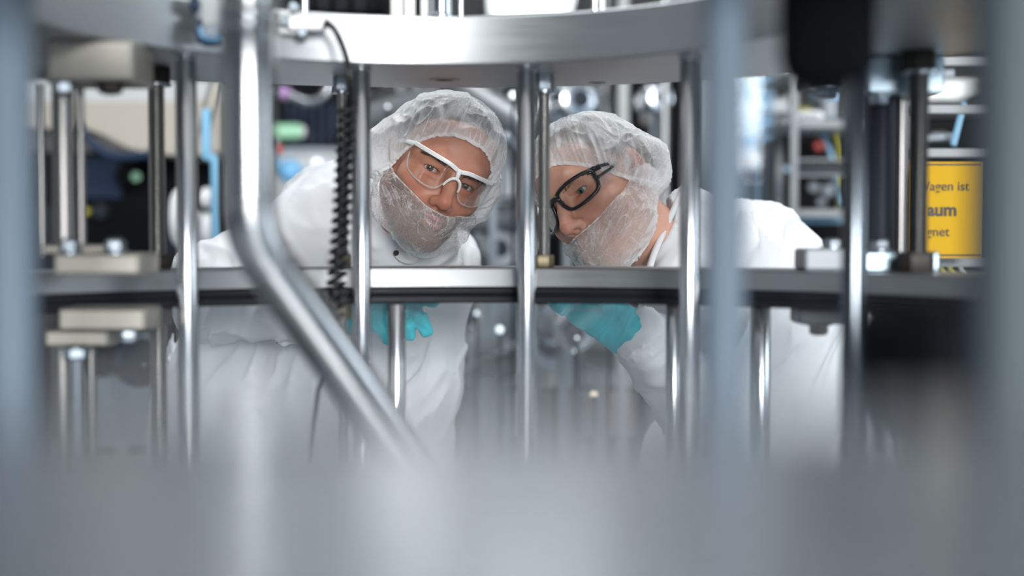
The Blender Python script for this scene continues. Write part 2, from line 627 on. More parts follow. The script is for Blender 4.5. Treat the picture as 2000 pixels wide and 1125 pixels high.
# rods under the lower ring
for px, d, r, label in ((774, 1.86, 0.0118, 'short steel rod in front of the blue gloved fingers, under the seal'),
                        (1316, 1.86, 0.0100, 'thin dull rod below the seal beside the sleeve of the gloved arm'),
                        (1486, 1.84, 0.0130, 'bluish steel rod under the lower ring in front of the white coat skirt')):
    x = (px - 1000) / FPX * d
    o = MB().cyl((x, d, ZB), (x, d, ZG), r, n=36, b=0.001).build('spacer_rod', M['rod'], sharp=50)
    tag(o, label, 'rod', 'spacer rods under the lower ring')


# threaded rods with hexagon nuts
def threaded_rod(px, d, r, top_nut, low_nut, mats, label, pitch=0.0032, below=None):
    tm = M['thread' if mats[0] != 'nut_dark' else ('thread_shaded' if px > 1000 else 'thread_mid')]
    x = (px - 1000) / FPX * d
    zt_, zl = ZU, ZL
    t = thing('threaded_rod', label, 'threaded rod', (x, d, ZL), 'threaded rods between the rings')
    mb = MB()
    thread_mesh(mb, (x, d, ZL + 0.0002), (x, d, ZU), r, pitch, depth=r * 0.17)
    mb.build('screw_shaft', tm, t, sharp=180, fix=False)
    MB().hexa((x, d, zt_ - top_nut), (x, d, zt_), r * 1.62, 0.35).build('top_nut', M[mats[0]], t)
    MB().cyl((x, d, zt_ - top_nut - 0.003), (x, d, zt_ - top_nut), r * 1.75, n=32).build('washer', M['bolt'], t)
    MB().hexa((x, d, zl), (x, d, zl + low_nut), r * 1.62, 0.2).build('lower_nut', M[mats[1]], t)
    if below:
        # the same rod goes on below the ring
        mb = MB()
        thread_mesh(mb, (x, d, below), (x, d, ZL - 0.02), r * 0.98, pitch, depth=r * 0.13)
        mb.build('lower_screw', tm, t, sharp=180, fix=False)
        MB().hexa((x, d, ZG - 0.024), (x, d, ZG + 0.002), r * 1.7, 0.2).build('under_nut', M[mats[1]], t)
    return t


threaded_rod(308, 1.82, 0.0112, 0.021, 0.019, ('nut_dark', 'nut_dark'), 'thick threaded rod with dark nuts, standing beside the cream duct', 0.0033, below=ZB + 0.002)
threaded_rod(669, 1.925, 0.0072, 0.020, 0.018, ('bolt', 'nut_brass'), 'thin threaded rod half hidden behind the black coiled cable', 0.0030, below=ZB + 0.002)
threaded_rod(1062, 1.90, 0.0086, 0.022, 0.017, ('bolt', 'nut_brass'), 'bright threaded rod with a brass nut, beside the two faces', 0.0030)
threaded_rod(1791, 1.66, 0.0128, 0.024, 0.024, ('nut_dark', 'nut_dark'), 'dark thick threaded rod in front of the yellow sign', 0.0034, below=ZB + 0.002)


# guide columns clamped between the rings by blocks
def bolt_head(p, r, h, t, mat='bolt', name='bolt'):
    mb = MB()
    mb.hexa(p, (p[0], p[1], p[2] + h), r, 0.4)
    mb.lathe([(r * 0.62, 0), (r * 0.75, abs(h) * 0.15), (r * 0.45, abs(h) * 0.22)], (p[0], p[1], p[2] + h * 0.98), (0, 0, 1 if h > 0 else -1), 20)
    mb.cyl((p[0], p[1], p[2]), (p[0], p[1], p[2] + h * 0.15), r * 1.3, n=28)
    return mb.build(name, M[mat], t)


def px_x(px, d):
    return (px - 1000) / FPX * d


def px_z(py, d):
    return (455 - py) / FPX * d


d = 1.56
t = thing('guide_column', 'steel guide column clamped by pale worn blocks, beside the cream duct', 'guide column', (px_x(140, d), d, ZL), 'guide columns between the rings')
xa, xb = px_x(96, d), px_x(264, d)
MB().rbox(((xa + xb) / 2, d + 0.045, (ZU + 0.166) / 2), (xb - xa, 0.09, ZU - 0.166), 0.003).build('upper_block', M['block'], t)
xa, xb = px_x(104, d), px_x(272, d)
MB().rbox(((xa + xb) / 2, d + 0.045, ZL + 0.012), (xb - xa, 0.09, 0.024), 0.003).build('lower_block', M['block'], t)
xa, xb = px_x(62, d), px_x(190, d)
MB().rbox(((xa + xb) / 2, d + 0.06, ZL + 0.028), (xb - xa, 0.06, 0.010), 0.002).build('clamp_plate', M['block'], t)
MB().cyl((px_x(126, d + 0.05), d + 0.05, ZL + 0.02), (px_x(126, d + 0.05), d + 0.05, 0.17), 0.0125, n=36).build('column_shaft', M['column'], t)
MB().cyl((px_x(160, d + 0.06), d + 0.06, ZL + 0.02), (px_x(160, d + 0.06), d + 0.06, 0.17), 0.0048, n=24).build('thin_shaft', M['column'], t)
MB().cyl((px_x(84, d + 0.06), d + 0.06, ZL + 0.02), (px_x(84, d + 0.06), d + 0.06, 0.17), 0.0042, n=24).build('thin_shaft', M['column'], t)
bolt_head((px_x(128, d + 0.02), d + 0.02, 0.166), 0.0115, -0.010, t)
bolt_head((px_x(219, d + 0.02), d + 0.02, 0.166), 0.0135, -0.011, t, 'nut_dark')
bolt_head((px_x(138, d + 0.02), d + 0.02, ZL + 0.024), 0.0115, 0.014, t)
bolt_head((px_x(226, d + 0.02), d + 0.02, ZL + 0.024), 0.0115, 0.014, t)
d = 1.62
t = thing('column_foot', 'pale clamp block with a wide steel column under the lower ring, beside the dusty glass', 'column foot', (px_x(140, d), d, ZB), 'column feet under the lower ring')
xa, xb = px_x(112, d), px_x(282, d)
MB().rbox(((xa + xb) / 2, d + 0.04, ZG - 0.006), (xb - xa, 0.08, 0.026), 0.003).build('clamp_block', M['block'], t)
xa, xb = px_x(74, d), px_x(200, d)
MB().rbox(((xa + xb) / 2, d + 0.05, ZG - 0.029), (xb - xa, 0.06, 0.020), 0.003).build('clamp_plate', M['block'], t)
MB().cyl((px_x(120, d + 0.05), d + 0.05, ZB), (px_x(120, d + 0.05), d + 0.05, ZG - 0.039), 0.0145, n=36).build('column_shaft', M['column'], t)
MB().cyl((px_x(148, d + 0.02), d + 0.02, ZB), (px_x(148, d + 0.02), d + 0.02, ZG - 0.039), 0.0075, n=36).build('column_shaft', M['chrome'], t)
MB().cyl((px_x(176, d + 0.05), d + 0.05, ZB), (px_x(176, d + 0.05), d + 0.05, ZG - 0.039), 0.006, n=24).build('thin_shaft', M['column'], t)
bolt_head((px_x(138, d), d + 0.015, ZG - 0.039), 0.0145, -0.012, t)
bolt_head((px_x(234, d), d + 0.03, ZG - 0.019), 0.0115, -0.014, t)

d = 1.70
t = thing('guide_column', 'dark guide column clamped by bluish alloy blocks, beside the yellow sign', 'guide column', (px_x(1720, d), d, ZL), 'guide columns between the rings')
xa, xb = px_x(1692, d), px_x(1842, d)
MB().rbox(((xa + xb) / 2, d + 0.05, (ZU + 0.166) / 2), (xb - xa, 0.10, ZU - 0.166), 0.003).build('upper_block', M['block_shaded'], t)
xa, xb = px_x(1690, d), px_x(1836, d)
MB().rbox(((xa + xb) / 2, d + 0.05, ZL + 0.012), (xb - xa, 0.10, 0.024), 0.003).build('lower_block', M['block_shaded'], t)
MB().cyl((px_x(1719, d + 0.05), d + 0.05, ZL + 0.02), (px_x(1719, d + 0.05), d + 0.05, 0.17), 0.018, n=36).build('column_shaft', M['charcoal'], t)
MB().cyl((px_x(1757, d + 0.06), d + 0.06, ZL + 0.02), (px_x(1757, d + 0.06), d + 0.06, 0.17), 0.0075, n=28).build('thin_shaft', M['column'], t)
bolt_head((px_x(1714, d + 0.01), d + 0.012, 0.166), 0.0115, -0.011, t)
bolt_head((px_x(1718, d + 0.01), d + 0.012, ZL + 0.024), 0.0115, 0.014, t)
d = 1.75
t = thing('ring_clamp', 'dark clamp block with a bolt on the lower ring, beside the white shoulder', 'clamp', (px_x(1612, d), d, ZL))
xa, xb = px_x(1573, d), px_x(1652, d)
MB().rbox(((xa + xb) / 2, d + 0.035, ZL + 0.0135), (xb - xa, 0.07, 0.027), 0.003).build('clamp_block', M['grey'], t)
bolt_head((px_x(1632, d), d + 0.02, ZL + 0.027), 0.012, 0.011, t)
t = thing('under_clamp', 'dark clamp block with a bolt hanging under the lower ring before the white coat', 'clamp', (px_x(1605, d), d, ZG - .03))
xa, xb = px_x(1562, d), px_x(1654, d)
MB().rbox(((xa + xb) / 2, d + 0.03, ZG - 0.0102), (xb - xa, 0.06, 0.02), 0.003).build('under_block', M['charcoal'], t)
bolt_head((px_x(1605, d), d + 0.015, ZG - 0.020), 0.013, -0.012, t, 'nut_dark')
d = 1.70
t = thing('overhead_clamp', 'dark clamp with a bluish bolt under the upper ring, above the aluminium rack', 'clamp', (px_x(1640, d), d, ZU))
xa, xb = px_x(1580, d), px_x(1650, d)
MB().rbox(((xa + xb) / 2, d + 0.045, ZU - 0.018), (xb - xa, 0.07, 0.036), 0.003).build('clamp_block', M['charcoal'], t)
bolt_head((px_x(1622, d), d + 0.03, ZU - 0.036), 0.015, -0.012, t)

# bent pipe
d0, d1 = 1.33, 1.40
pA, pB, pC = P(487, -260, d0), P(487, 462, d0), P(776, 868, d1)
pA.x, pA.y = pB.x, pB.y
t = thing('bent_pipe', 'thick bent steel pipe running down and then slanting across the view', 'pipe', tuple(pC))
din, dout = (pB - pA).normalized(), (pC - pB).normalized()
cut = 0.032
pts = [pA + (pB - pA) * (k / 8) * (1 - cut / (pB - pA).length) for k in range(9)]
mb = MB()
mb.cyl(pA, pB - din * cut, 0.0252, n=48)
mb.build('straight_tube', M['pipe'], t, sharp=60)
arc = []
q0, q2 = pB - din * cut, pB + dout * cut
for k in range(17):
    s = k / 16
    arc.append(q0 * (1 - s) ** 2 + pB * 2 * s * (1 - s) + q2 * s * s)
MB().tube(arc, 0.0252, 48).build('elbow_bend', M['pipe'], t, sharp=60)
pD = pB + dout * ((pC - pB).length + 0.28)
MB().cyl(q2, pD, 0.0250, 0.0240, n=48).build('slanted_tube', M['pipe'], t, sharp=60)
for c, dr in ((q0, din), (q2, dout)):
    MB().lathe([(0.0250, -0.0018), (0.0257, 0), (0.0250, 0.0018)], c, dr, 48).build('weld_seam', M['chrome'], t)
zc = P(487, 36, d0).z
MB().lathe([(0.0250, -0.012), (0.0262, -0.010), (0.0262, 0.010), (0.0250, 0.012)], (pB.x, pB.y, zc), (0, 0, 1), 48).build('pipe_collar', M['pipe'], t)

# coiled black cable with its plug
d = 1.72
t = thing('coiled_cable', 'black coiled cable hanging in front of the white coat', 'cable', tuple(P(650, 640, d)))
top, bot = P(676, 205, d), P(652, 640, d)
pts = []
turns = 22
N = turns * 22
for k in range(N + 1):
    s = k / N
    ss = s ** 1.12 * .35 + s * .65
    c = top.lerp(bot, ss)
    c = c + Vector((math.sin(s * PI * 1.2) * 0.002, 0, 0))
    a = 2 * PI * turns * s
    r = 0.0086 + 0.0016 * s
    pts.append(c + Vector((r * math.cos(a), r * math.sin(a), 0.0030 * math.cos(a))))
MB().tube(pts, 0.0033, 10).build('coil', M['cable'], t, sharp=180)
b2 = [bot + Vector((0, 0, -0.003)), P(650, 660, d), P(640, 700, d + 0.02), P(622, 760, d + 0.03), P(612, 830, d + 0.03), P(606, 900, d + 0.02)]
MB().tube(b2, 0.0028, 10).build('cable_tail', M['cable'], t, sharp=180)
lead = [P(640, 46, d), P(652, 56, d), P(664, 78, d), P(674, 104, d - 0.01), P(680, 130, d - 0.02), P(683, 160, d - 0.02), P(684, 185, d - 0.01), P(680, 205, d)]
sm = []
for i in range(len(lead) - 1):
    p0, p1, p2, p3 = lead[max(i - 1, 0)], lead[i], lead[i + 1], lead[min(i + 2, len(lead) - 1)]
    for k in range(6):
        s = k / 6
        sm.append(0.5 * ((2 * p1) + (p2 - p0) * s + (2 * p0 - 5 * p1 + 4 * p2 - p3) * s * s + (3 * p1 - p0 - 3 * p2 + p3) * s ** 3))
sm.append(lead[-1])
MB().tube(sm, 0.0040, 12).build('cable_lead', M['cable'], t, sharp=180)
MB().cyl(P(634, 44, d), P(646, 50, d), 0.0055, 0.0042, n=20).build('strain_relief', M['rubber'], t)

# white connector housing on the inner face of the ring
d = 1.722
t = thing('cable_connector', 'small white connector housing that the black cable leads out of', 'connector', tuple(P(598, 48, d)))
p0, p1 = P(562, 58, d), P(632, 34, d)
MB().rbox(((p0.x + p1.x) / 2, d + 0.012, (p0.z + p1.z) / 2), (p1.x - p0.x, 0.03, p1.z - p0.z), 0.003).build('housing', M['white'], t)
p0, p1 = P(540, 66, d), P(600, 20, d)
MB().rbox(((p0.x + p1.x) / 2, d + 0.018, (p0.z + p1.z) / 2), (p1.x - p0.x, 0.02, p1.z - p0.z), 0.003).build('bracket', M['lightgrey'], t)
for px, py in ((572, 12), (590, 62), (556, 40)):
    q = P(px, py, d - 0.004)
    MB().cyl(q, q + Vector((0, 0.02, 0)), 0.006, n=20, b=0.001).build('screw_head', M['bolt'], t)
q = P(590, -20, d)
MB().cyl((q.x, d + 0.02, q.z), (q.x, d + 0.02, P(590, 24, d).z), 0.004, n=16).build('stem', M['chrome'], t)

# latch and rail at the left of the ring
d = on_circle(405, CU, 0.386) - .033
t = thing('ring_latch', 'small blue and steel latch hooked on the upper ring beside the bent pipe', 'latch', tuple(P(405, 60, d)))
hook = [P(389, 38, d), P(387, 60, d), P(390, 78, d), P(402, 84, d), P(418, 84, d), P(428, 80, d)]
MB().tube(hook, 0.0042, 12).build('hook', M['darkblue'], t)
MB().tube([q + Vector((0.003, -0.004, 0.004)) for q in hook[1:]], 0.0022, 10).build('hook_lining', M['blue'], t)
q = P(416, 62, d)
MB().cyl(q + Vector((0, -0.008, 0)), q + Vector((0, 0.02, 0)), 0.0085, n=28, b=0.001).build('pivot_pin', M['bolt'], t)
q0, q1 = P(392, 52, d), P(424, -6, d)
MB().rbox(((q0.x + q1.x) / 2, d + 0.012, (q0.z + q1.z) / 2), (q1.x - q0.x, 0.02, q1.z - q0.z), 0.002).build('latch_body', M['lightgrey'], t)
q = P(380, 8, d)
MB().ball(q, (0.006, 0.006, 0.010)).build('release_knob', M['darkblue'], t)
t = thing('rail_plate', 'flat bright rail lying along the top edge of the upper ring', 'rail', (CU[0] - 0.45, CU[1] + 0.1, ZT))
MB().ring(CU, [(R0 + 0.002, ZT), (R0 + 0.002, ZT + 0.013), (R0 + 0.05, ZT + 0.013), (R0 + 0.05, ZT)], math.radians(-80), math.radians(-34), 50).build('rail_body', M['lightgrey'], t, sharp=30)
for a in (-75, -58, -42):
    a = math.radians(a)
    MB().cyl((CU[0] + (R0 + .03) * math.sin(a), CU[1] + (R0 + .03) * math.cos(a), ZT + 0.013), (CU[0] + (R0 + .03) * math.sin(a), CU[1] + (R0 + .03) * math.cos(a), ZT + 0.018), 0.005, n=18).build('screw_head', M['bolt'], t)

# fittings standing on top of the ring
for px, r, label in ((776, 0.0085, 'pale post standing on the upper ring above the hooded head, first of two'),
                     (802, 0.0080, 'pale post standing on the upper ring above the hooded head, beside the steel valve')):
    dd = 1.88
    x = px_x(px, dd)
    tt = thing('ring_post', label, 'post', (x, dd, ZT), 'posts standing on the upper ring')
    MB().cyl((x, dd, ZT), (x, dd, ZT + 0.12), r, n=24, b=0.001).build('post_shaft', M['white'], tt)
    MB().cyl((x, dd, ZT), (x, dd, ZT + 0.010), r * 1.35, n=24, b=0.001).build('post_foot', M['white'], tt)
dd = 1.85
x = px_x(862, dd)
t = thing('ring_valve', 'shiny round steel valve body on the upper ring below the ceiling lamp', 'valve', (x, dd, ZT))
MB().lathe([(0.019, 0), (0.019, 0.008), (0.0155, 0.012), (0.0155, 0.13)], (x, dd, ZT), (0, 0, 1), 36).build('valve_body', M['chrome'], t)
MB().cyl((x - 0.021, dd - 0.01, ZT), (x - 0.021, dd - 0.01, ZT + 0.13), 0.005, n=18).build('valve_tube', M['white'], t)
MB().cyl((x + 0.026, dd, ZT), (x + 0.026, dd, ZT + 0.13), 0.0032, n=18).build('valve_tube', M['chrome'], t)
dd = 1.80
for px, label in ((1160, 'slim steel tube standing on the upper ring, the darker of a pair'), (1174, 'slim bright tube standing on the upper ring, the whiter of a pair')):
    x = px_x(px, dd)
    o = MB().cyl((x, dd, ZT), (x, dd, ZT + 0.13), 0.0042, n=20).build('ring_tube', M['chrome' if px == 1160 else 'white'])
    tag(o, label, 'tube', 'tubes standing on the upper ring')

# ------------------------------------------------------------------ things close to the lens, far out of focus
for px, d, r, label in ((20, 1.06, 0.0190, 'blurred blue grey steel post beside the guide column with pale blocks'),
                        (1412, 1.02, 0.0152, 'blurred steel post in front of the person with dark glasses'),
                        (1975, 0.80, 0.0230, 'blurred dark steel post beyond the yellow sign')):
    x = px_x(px, d)
    t = thing('frame_post', label, 'post', (x, d, FLOOR), 'blurred posts close to the lens')
    MB().cyl((x, d, FLOOR), (x, d, 0.55 if px > 1900 else ZU), r, n=48, b=0.001).build('post_shaft', M['pole_dark' if px > 1900 else 'pole'], t, sharp=60)
    MB().cyl((x, d, FLOOR), (x, d, FLOOR + 0.012), r * 2.4, n=40, b=0.002).build('foot_plate', M['pole'], t)

t = thing('loading_tray', 'blurred shiny steel tray filling the bottom of the view', 'tray', (0, 0.1, FLOOR))
MB().rbox((0, 0.012, -0.0465), (1.1, 0.66, 0.006), 0.002).build('tray_top', M['tray'], t)
MB().rbox((0, 0.338, -0.0535), (1.1, 0.008, 0.020), 0.002).build('front_lip', M['tray'], t)
for sx in (-0.5, 0.5):
    for sy in (-0.26, 0.3):
        MB().box((sx, sy, (FLOOR - 0.0495) / 2), (0.03, 0.03, -0.0495 - FLOOR)).build('leg', M['pole'], t)

d = 1.06
t = thing('motor_housing', 'black blurred motor housing hanging from above in front of the ring', 'motor', tuple(P(1612, 150, d)))
c = P(1606, 66, d)
MB().lathe([(0.012, -0.040), (0.026, -0.034), (0.031, -0.020), (0.032, ZU - c.z)], (c.x, d, c.z), (0, 0, 1), 40).build('motor_body', M['matte_black'], t)
c = P(1652, 96, d + 0.05)
MB().rbox((c.x, d + 0.05, c.z + 0.02), (0.040, 0.05, 0.085), 0.008).build('cable_box', M['matte_black'], t)
d = 0.98
t = thing('drive_housing', 'black blurred drive box low in the view beneath the yellow sign', 'drive housing', (px_x(1870, d), d, FLOOR))
x = px_x(1888, d)
MB().rbox((x, d + 0.08, px_z(745, d)), (0.078, 0.16, 0.098), 0.018).build('drive_body', M['matte_black'], t)
MB().cyl((x, d + 0.08, FLOOR), (x, d + 0.08, px_z(745, d) - 0.04), 0.022, n=28).build('drive_stand', M['matte_black'], t)


# ------------------------------------------------------------------ people: signed distance fields turned into meshes
F32 = np.float32


def hash3(ix, iy, iz, seed):
    h = (ix * 374761393 + iy * 668265263 + iz * 1440670441 + seed * 974634599) & 0xffffffff
    h = ((h ^ (h >> 13)) * 1274126177) & 0xffffffff
    h = h ^ (h >> 16)
    return (h & 0xffff).astype(F32) / 65535.0


def vnoise(x, y, z, seed=0):
    x, y, z = np.broadcast_arrays(x, y, z)
    ix, iy, iz = np.floor(x).astype(np.int64), np.floor(y).astype(np.int64), np.floor(z).astype(np.int64)
    fx, fy, fz = x - ix, y - iy, z - iz
    fx, fy, fz = [t * t * t * (t * (t * 6 - 15) + 10) for t in (fx, fy, fz)]
    r = 0
    for dx in (0, 1):
        for dy in (0, 1):
            for dz in (0, 1):
                w = (fx if dx else 1 - fx) * (fy if dy else 1 - fy) * (fz if dz else 1 - fz)
                r = r + w * hash3(ix + dx, iy + dy, iz + dz, seed)
    return r


def ridge(n):
    return 1 - np.abs(2 * n - 1)


def sph(c, r):
    c = tuple(c)
    return (lambda x, y, z: np.sqrt((x - c[0]) ** 2 + (y - c[1]) ** 2 + (z - c[2]) ** 2) - r), [a - r for a in c], [a + r for a in c]


def ell(c, r, rot=None):
    c, r = tuple(c), tuple(r)
    big = max(r)

    def fn(x, y, z):
        x, y, z = x - c[0], y - c[1], z - c[2]
        if rot is not None:
            q = rot.transposed()
            x, y, z = [q[i][0] * x + q[i][1] * y + q[i][2] * z for i in range(3)]
        k0 = np.sqrt((x / r[0]) ** 2 + (y / r[1]) ** 2 + (z / r[2]) ** 2)
        k1 = np.sqrt((x / r[0] ** 2) ** 2 + (y / r[1] ** 2) ** 2 + (z / r[2] ** 2) ** 2)
        return k0 * (k0 - 1) / np.maximum(k1, 1e-6)
    rr = (big,) * 3 if rot is not None else r
    return fn, [a - b for a, b in zip(c, rr)], [a + b for a, b in zip(c, rr)]


def cone(a, b, ra, rb, fold=None, flat=None):
    """round cone; fold = (amp, f_along, f_across, seed) adds creases"""
    a, b = np.array(a, float), np.array(b, float)
    ab = b - a
    L = np.linalg.norm(ab)
    n = ab / max(L, 1e-9)
    e1 = np.cross(n, [0.3, 0.9, 0.2])
    e1 /= np.linalg.norm(e1)
    e2 = np.cross(n, e1)

    def fn(x, y, z):
        px, py, pz = x - a[0], y - a[1], z - a[2]
        s = px * n[0] + py * n[1] + pz * n[2]
        t = np.clip(s / L, 0, 1)
        d = np.sqrt((px - t * ab[0]) ** 2 + (py - t * ab[1]) ** 2 + (pz - t * ab[2]) ** 2) - (ra + (rb - ra) * t)
        if fold is not None:
            amp, fa, fc, seed = fold
            m = np.abs(d) < 0.03
            if m.any():
                px, py, pz, sm = [np.broadcast_to(q, d.shape)[m] for q in (px, py, pz, s)]
                u = px * e1[0] + py * e1[1] + pz * e1[2]
                v = px * e2[0] + py * e2[1] + pz * e2[2]
                w1 = vnoise(u * 14, v * 14, sm * 9, seed + 5) - 0.5
                w = vnoise(u * fc + w1 * 1.6, v * fc + w1, sm * fa + w1 * 2.2, seed)
                w2 = vnoise(u * fc * 2.1 + w1 * 2, v * fc * 2.1, sm * fa * 2.0, seed + 9)
                d[m] -= (amp * (ridge(w) ** 1.6 - 0.45) + amp * 0.4 * (ridge(w2) ** 2 - 0.4)).astype(d.dtype)
        return d
    r = max(ra, rb)
    return fn, list(np.minimum(a, b) - r), list(np.maximum(a, b) + r)


class Field:
    def __init__(self, xs, ys, zs):
        self.ax = [np.asarray(q, F32) for q in (xs, ys, zs)]
        self.f = np.full([len(q) for q in self.ax], 1.0, F32)

    def _sl(self, lo, hi, mg):
        return tuple(slice(max(0, int(np.searchsorted(q, l - mg))), int(np.searchsorted(q, h + mg))) for q, l, h in zip(self.ax, lo, hi))

    def _xyz(self, s):
        return (self.ax[0][s[0]][:, None, None], self.ax[1][s[1]][None, :, None], self.ax[2][s[2]][None, None, :])

    def add(self, prim, k=0.01, op='u', mg=0.05):
        fn, lo, hi = prim
        s = self._sl(lo, hi, max(mg, k))
        sub = self.f[s]
        if sub.size == 0:
            return self
        d = fn(*self._xyz(s)).astype(F32)
        if op == 'u':
            h = np.maximum(k - np.abs(sub - d), 0) / k
            self.f[s] = np.minimum(sub, d) - h * h * k * 0.25
        else:
            h = np.maximum(k - np.abs(sub + d), 0) / k
            self.f[s] = np.maximum(sub, -d) + h * h * k * 0.25
        return self

    def displace(self, fn, band=0.02):
        m = np.abs(self.f) < band
        i = np.nonzero(m)
        self.f[m] += fn(self.ax[0][i[0]], self.ax[1][i[1]], self.ax[2][i[2]]).astype(F32)
        return self

    def mesh(self):
        f = self.f
        s = f < 0
        c = np.zeros([n - 1 for n in f.shape], np.uint8)
        for dx in (0, 1):
            for dy in (0, 1):
                for dz in (0, 1):
                    c += s[dx:dx + c.shape[0], dy:dy + c.shape[1], dz:dz + c.shape[2]]
        act = (c > 0) & (c < 8)
        idx = np.argwhere(act)
        vid = np.full(c.shape, -1, np.int64)
        vid[act] = np.arange(len(idx))
        acc = np.zeros((len(idx), 3))
        cnt = np.zeros(len(idx))
        X = self.ax
        for axn in range(3):
            o1, o2 = [q for q in range(3) if q != axn]
            for a in (0, 1):
                for b in (0, 1):
                    off = [0, 0, 0]
                    off[o1], off[o2] = a, b
                    i0 = idx + off
                    i1 = i0.copy()
                    i1[:, axn] += 1
                    f0 = f[i0[:, 0], i0[:, 1], i0[:, 2]].astype(float)
                    f1 = f[i1[:, 0], i1[:, 1], i1[:, 2]].astype(float)
                    m = (f0 < 0) != (f1 < 0)
                    t = np.where(m, f0 / np.where(m, f0 - f1, 1), 0)
                    p = np.stack([X[q][i0[:, q]].astype(float) for q in range(3)], 1)
                    p[:, axn] += t * (X[axn][i1[:, axn]] - X[axn][i0[:, axn]])
                    acc[m] += p[m]
                    cnt[m] += 1
        v = acc / cnt[:, None]
        quads = []
        for axn in range(3):
            o1, o2 = (axn + 1) % 3, (axn + 2) % 3
            sl0, sl1 = [slice(None)] * 3, [slice(None)] * 3
            sl0[axn], sl1[axn] = slice(0, -1), slice(1, None)
            ch = s[tuple(sl0)] != s[tuple(sl1)]
            e = np.argwhere(ch)
            ok = (e[:, o1] > 0) & (e[:, o2] > 0) & (e[:, o1] < f.shape[o1] - 1) & (e[:, o2] < f.shape[o2] - 1)
            e = e[ok]
            flip = s[e[:, 0], e[:, 1], e[:, 2]]
            q = []
            for a, b in ((-1, -1), (0, -1), (0, 0), (-1, 0)):
                k = e.copy()
                k[:, o1] += a
                k[:, o2] += b
                q.append(vid[k[:, 0], k[:, 1], k[:, 2]])
            q = np.stack(q, 1)
            q[~flip] = q[~flip][:, ::-1]
            quads.append(q)
        return v, np.concatenate(quads)

    def sample(self, p):
        g = []
        for k in range(3):
            q = self.ax[k]
            i = np.clip(np.searchsorted(q, p[:, k]) - 1, 0, len(q) - 2)
            t = np.clip((p[:, k] - q[i]) / (q[i + 1] - q[i]), 0, 1)
            g.append((i, t))
        r = 0
        for dx in (0, 1):
            for dy in (0, 1):
                for dz in (0, 1):
                    w = (g[0][1] if dx else 1 - g[0][1]) * (g[1][1] if dy else 1 - g[1][1]) * (g[2][1] if dz else 1 - g[2][1])
                    r = r + w * self.f[g[0][0] + dx, g[1][0] + dy, g[2][0] + dz]
        return r


def axis_grid(lo, hi, flo, fhi, coarse, fine):
    a = np.arange(lo, flo, coarse)
    b = np.arange(flo, fhi, fine)
    c = np.arange(fhi, hi + coarse, coarse)
    return np.concatenate([a, b, c])


# the head, in its own frame: x to the person's left, y to the back, z up, origin between the eyes' pupils
def skull(F, ears=True):
    F.add(ell((0, .015, .030), (.077, .098, .088)), .01)
    F.add(ell((0, -.030, .040), (.060, .062, .055)), .03)
    F.add(ell((0, -.030, -.035), (.057, .057, .080)), .03)
    for s in (-1, 1):
        F.add(cone((s * .053, .006, -.052), (s * .019, -.070, -.097), .014, .018), .035)
        F.add(sph((s * .045, -.055, -.022), .0235), .022)
    F.add(sph((0, -.076, -.0985), .0195), .022)
    F.add(ell((0, -.078, -.068), (.031, .024, .028)), .018)
    if ears:
        for s in (-1, 1):
            F.add(ell((s * .080, .016, -.006), (.0085, .019, .031), Matrix.Rotation(s * 0.35, 3, 'Z') @ Matrix.Rotation(-0.2, 3, 'X')), .008)


def face(F, smile=0.0):
    for s in (-1, 1):
        F.add(cone((0, -.084, .0155), (s * .030, -.081, .0215), .0105, .0115), .012)
        F.add(cone((s * .030, -.081, .0215), (s * .052, -.062, .012), .0115, .0100), .012)
    for s in (-1, 1):
        F.add(sph((s * .0325, -.0990, -.003), .0195), .014, 's')
    for s in (-1, 1):
        F.add(sph((s * .032, -.0665, 0), .0140), .008)
        F.add(cone((s * .020, -.0815, .0085), (s * .046, -.0730, .0070), .0042, .0048), .006)     # upper lid fold
        F.add(cone((s * .021, -.0795, -.0100), (s * .043, -.0735, -.0110), .0030, .0030), .006)   # lower lid
    F.add(cone((0, -.088, .011), (0, -.1000, -.014), .0072, .0082), .012)
    F.add(cone((0, -.1000, -.014), (0, -.1110, -.036), .0085, .0115), .008)
    F.add(cone((0, -.111, -.040), (0, -.098, -.047), .0068, .0045), .006)
    for s in (-1, 1):
        F.add(sph((s * .0118, -.1000, -.0408), .0076), .010)
        F.add(ell((s * .0068, -.1065, -.0494), (.0042, .0068, .0038)), .0025, 's')
        F.add(cone((s * .0225, -.0905, -.0675), (0, -.1010, -.0635), .0036, .0052), .006)
        F.add(cone((s * .0195, -.0905, -.0715), (0, -.0995, -.0755), .0036, .0060), .006)
    for s in (-1, 1):
        F.add(cone((s * .0245, -.0955, -.0692), (0, -.1085, -.0697), .0010, .0016), .003, 's')
    F.add(sph((0, -.1115, -.0865), .0115), .012, 's')
    for s in (-1, 1):
        F.add(ell((s * .032, -.0855, -.0006), (.0142, .0230, .0041)), .0010, 's')
        F.add(ell((s * .0885, .0100, -.006), (.0065, .0105, .0170), Matrix.Rotation(s * 0.35, 3, 'Z')), .004, 's')


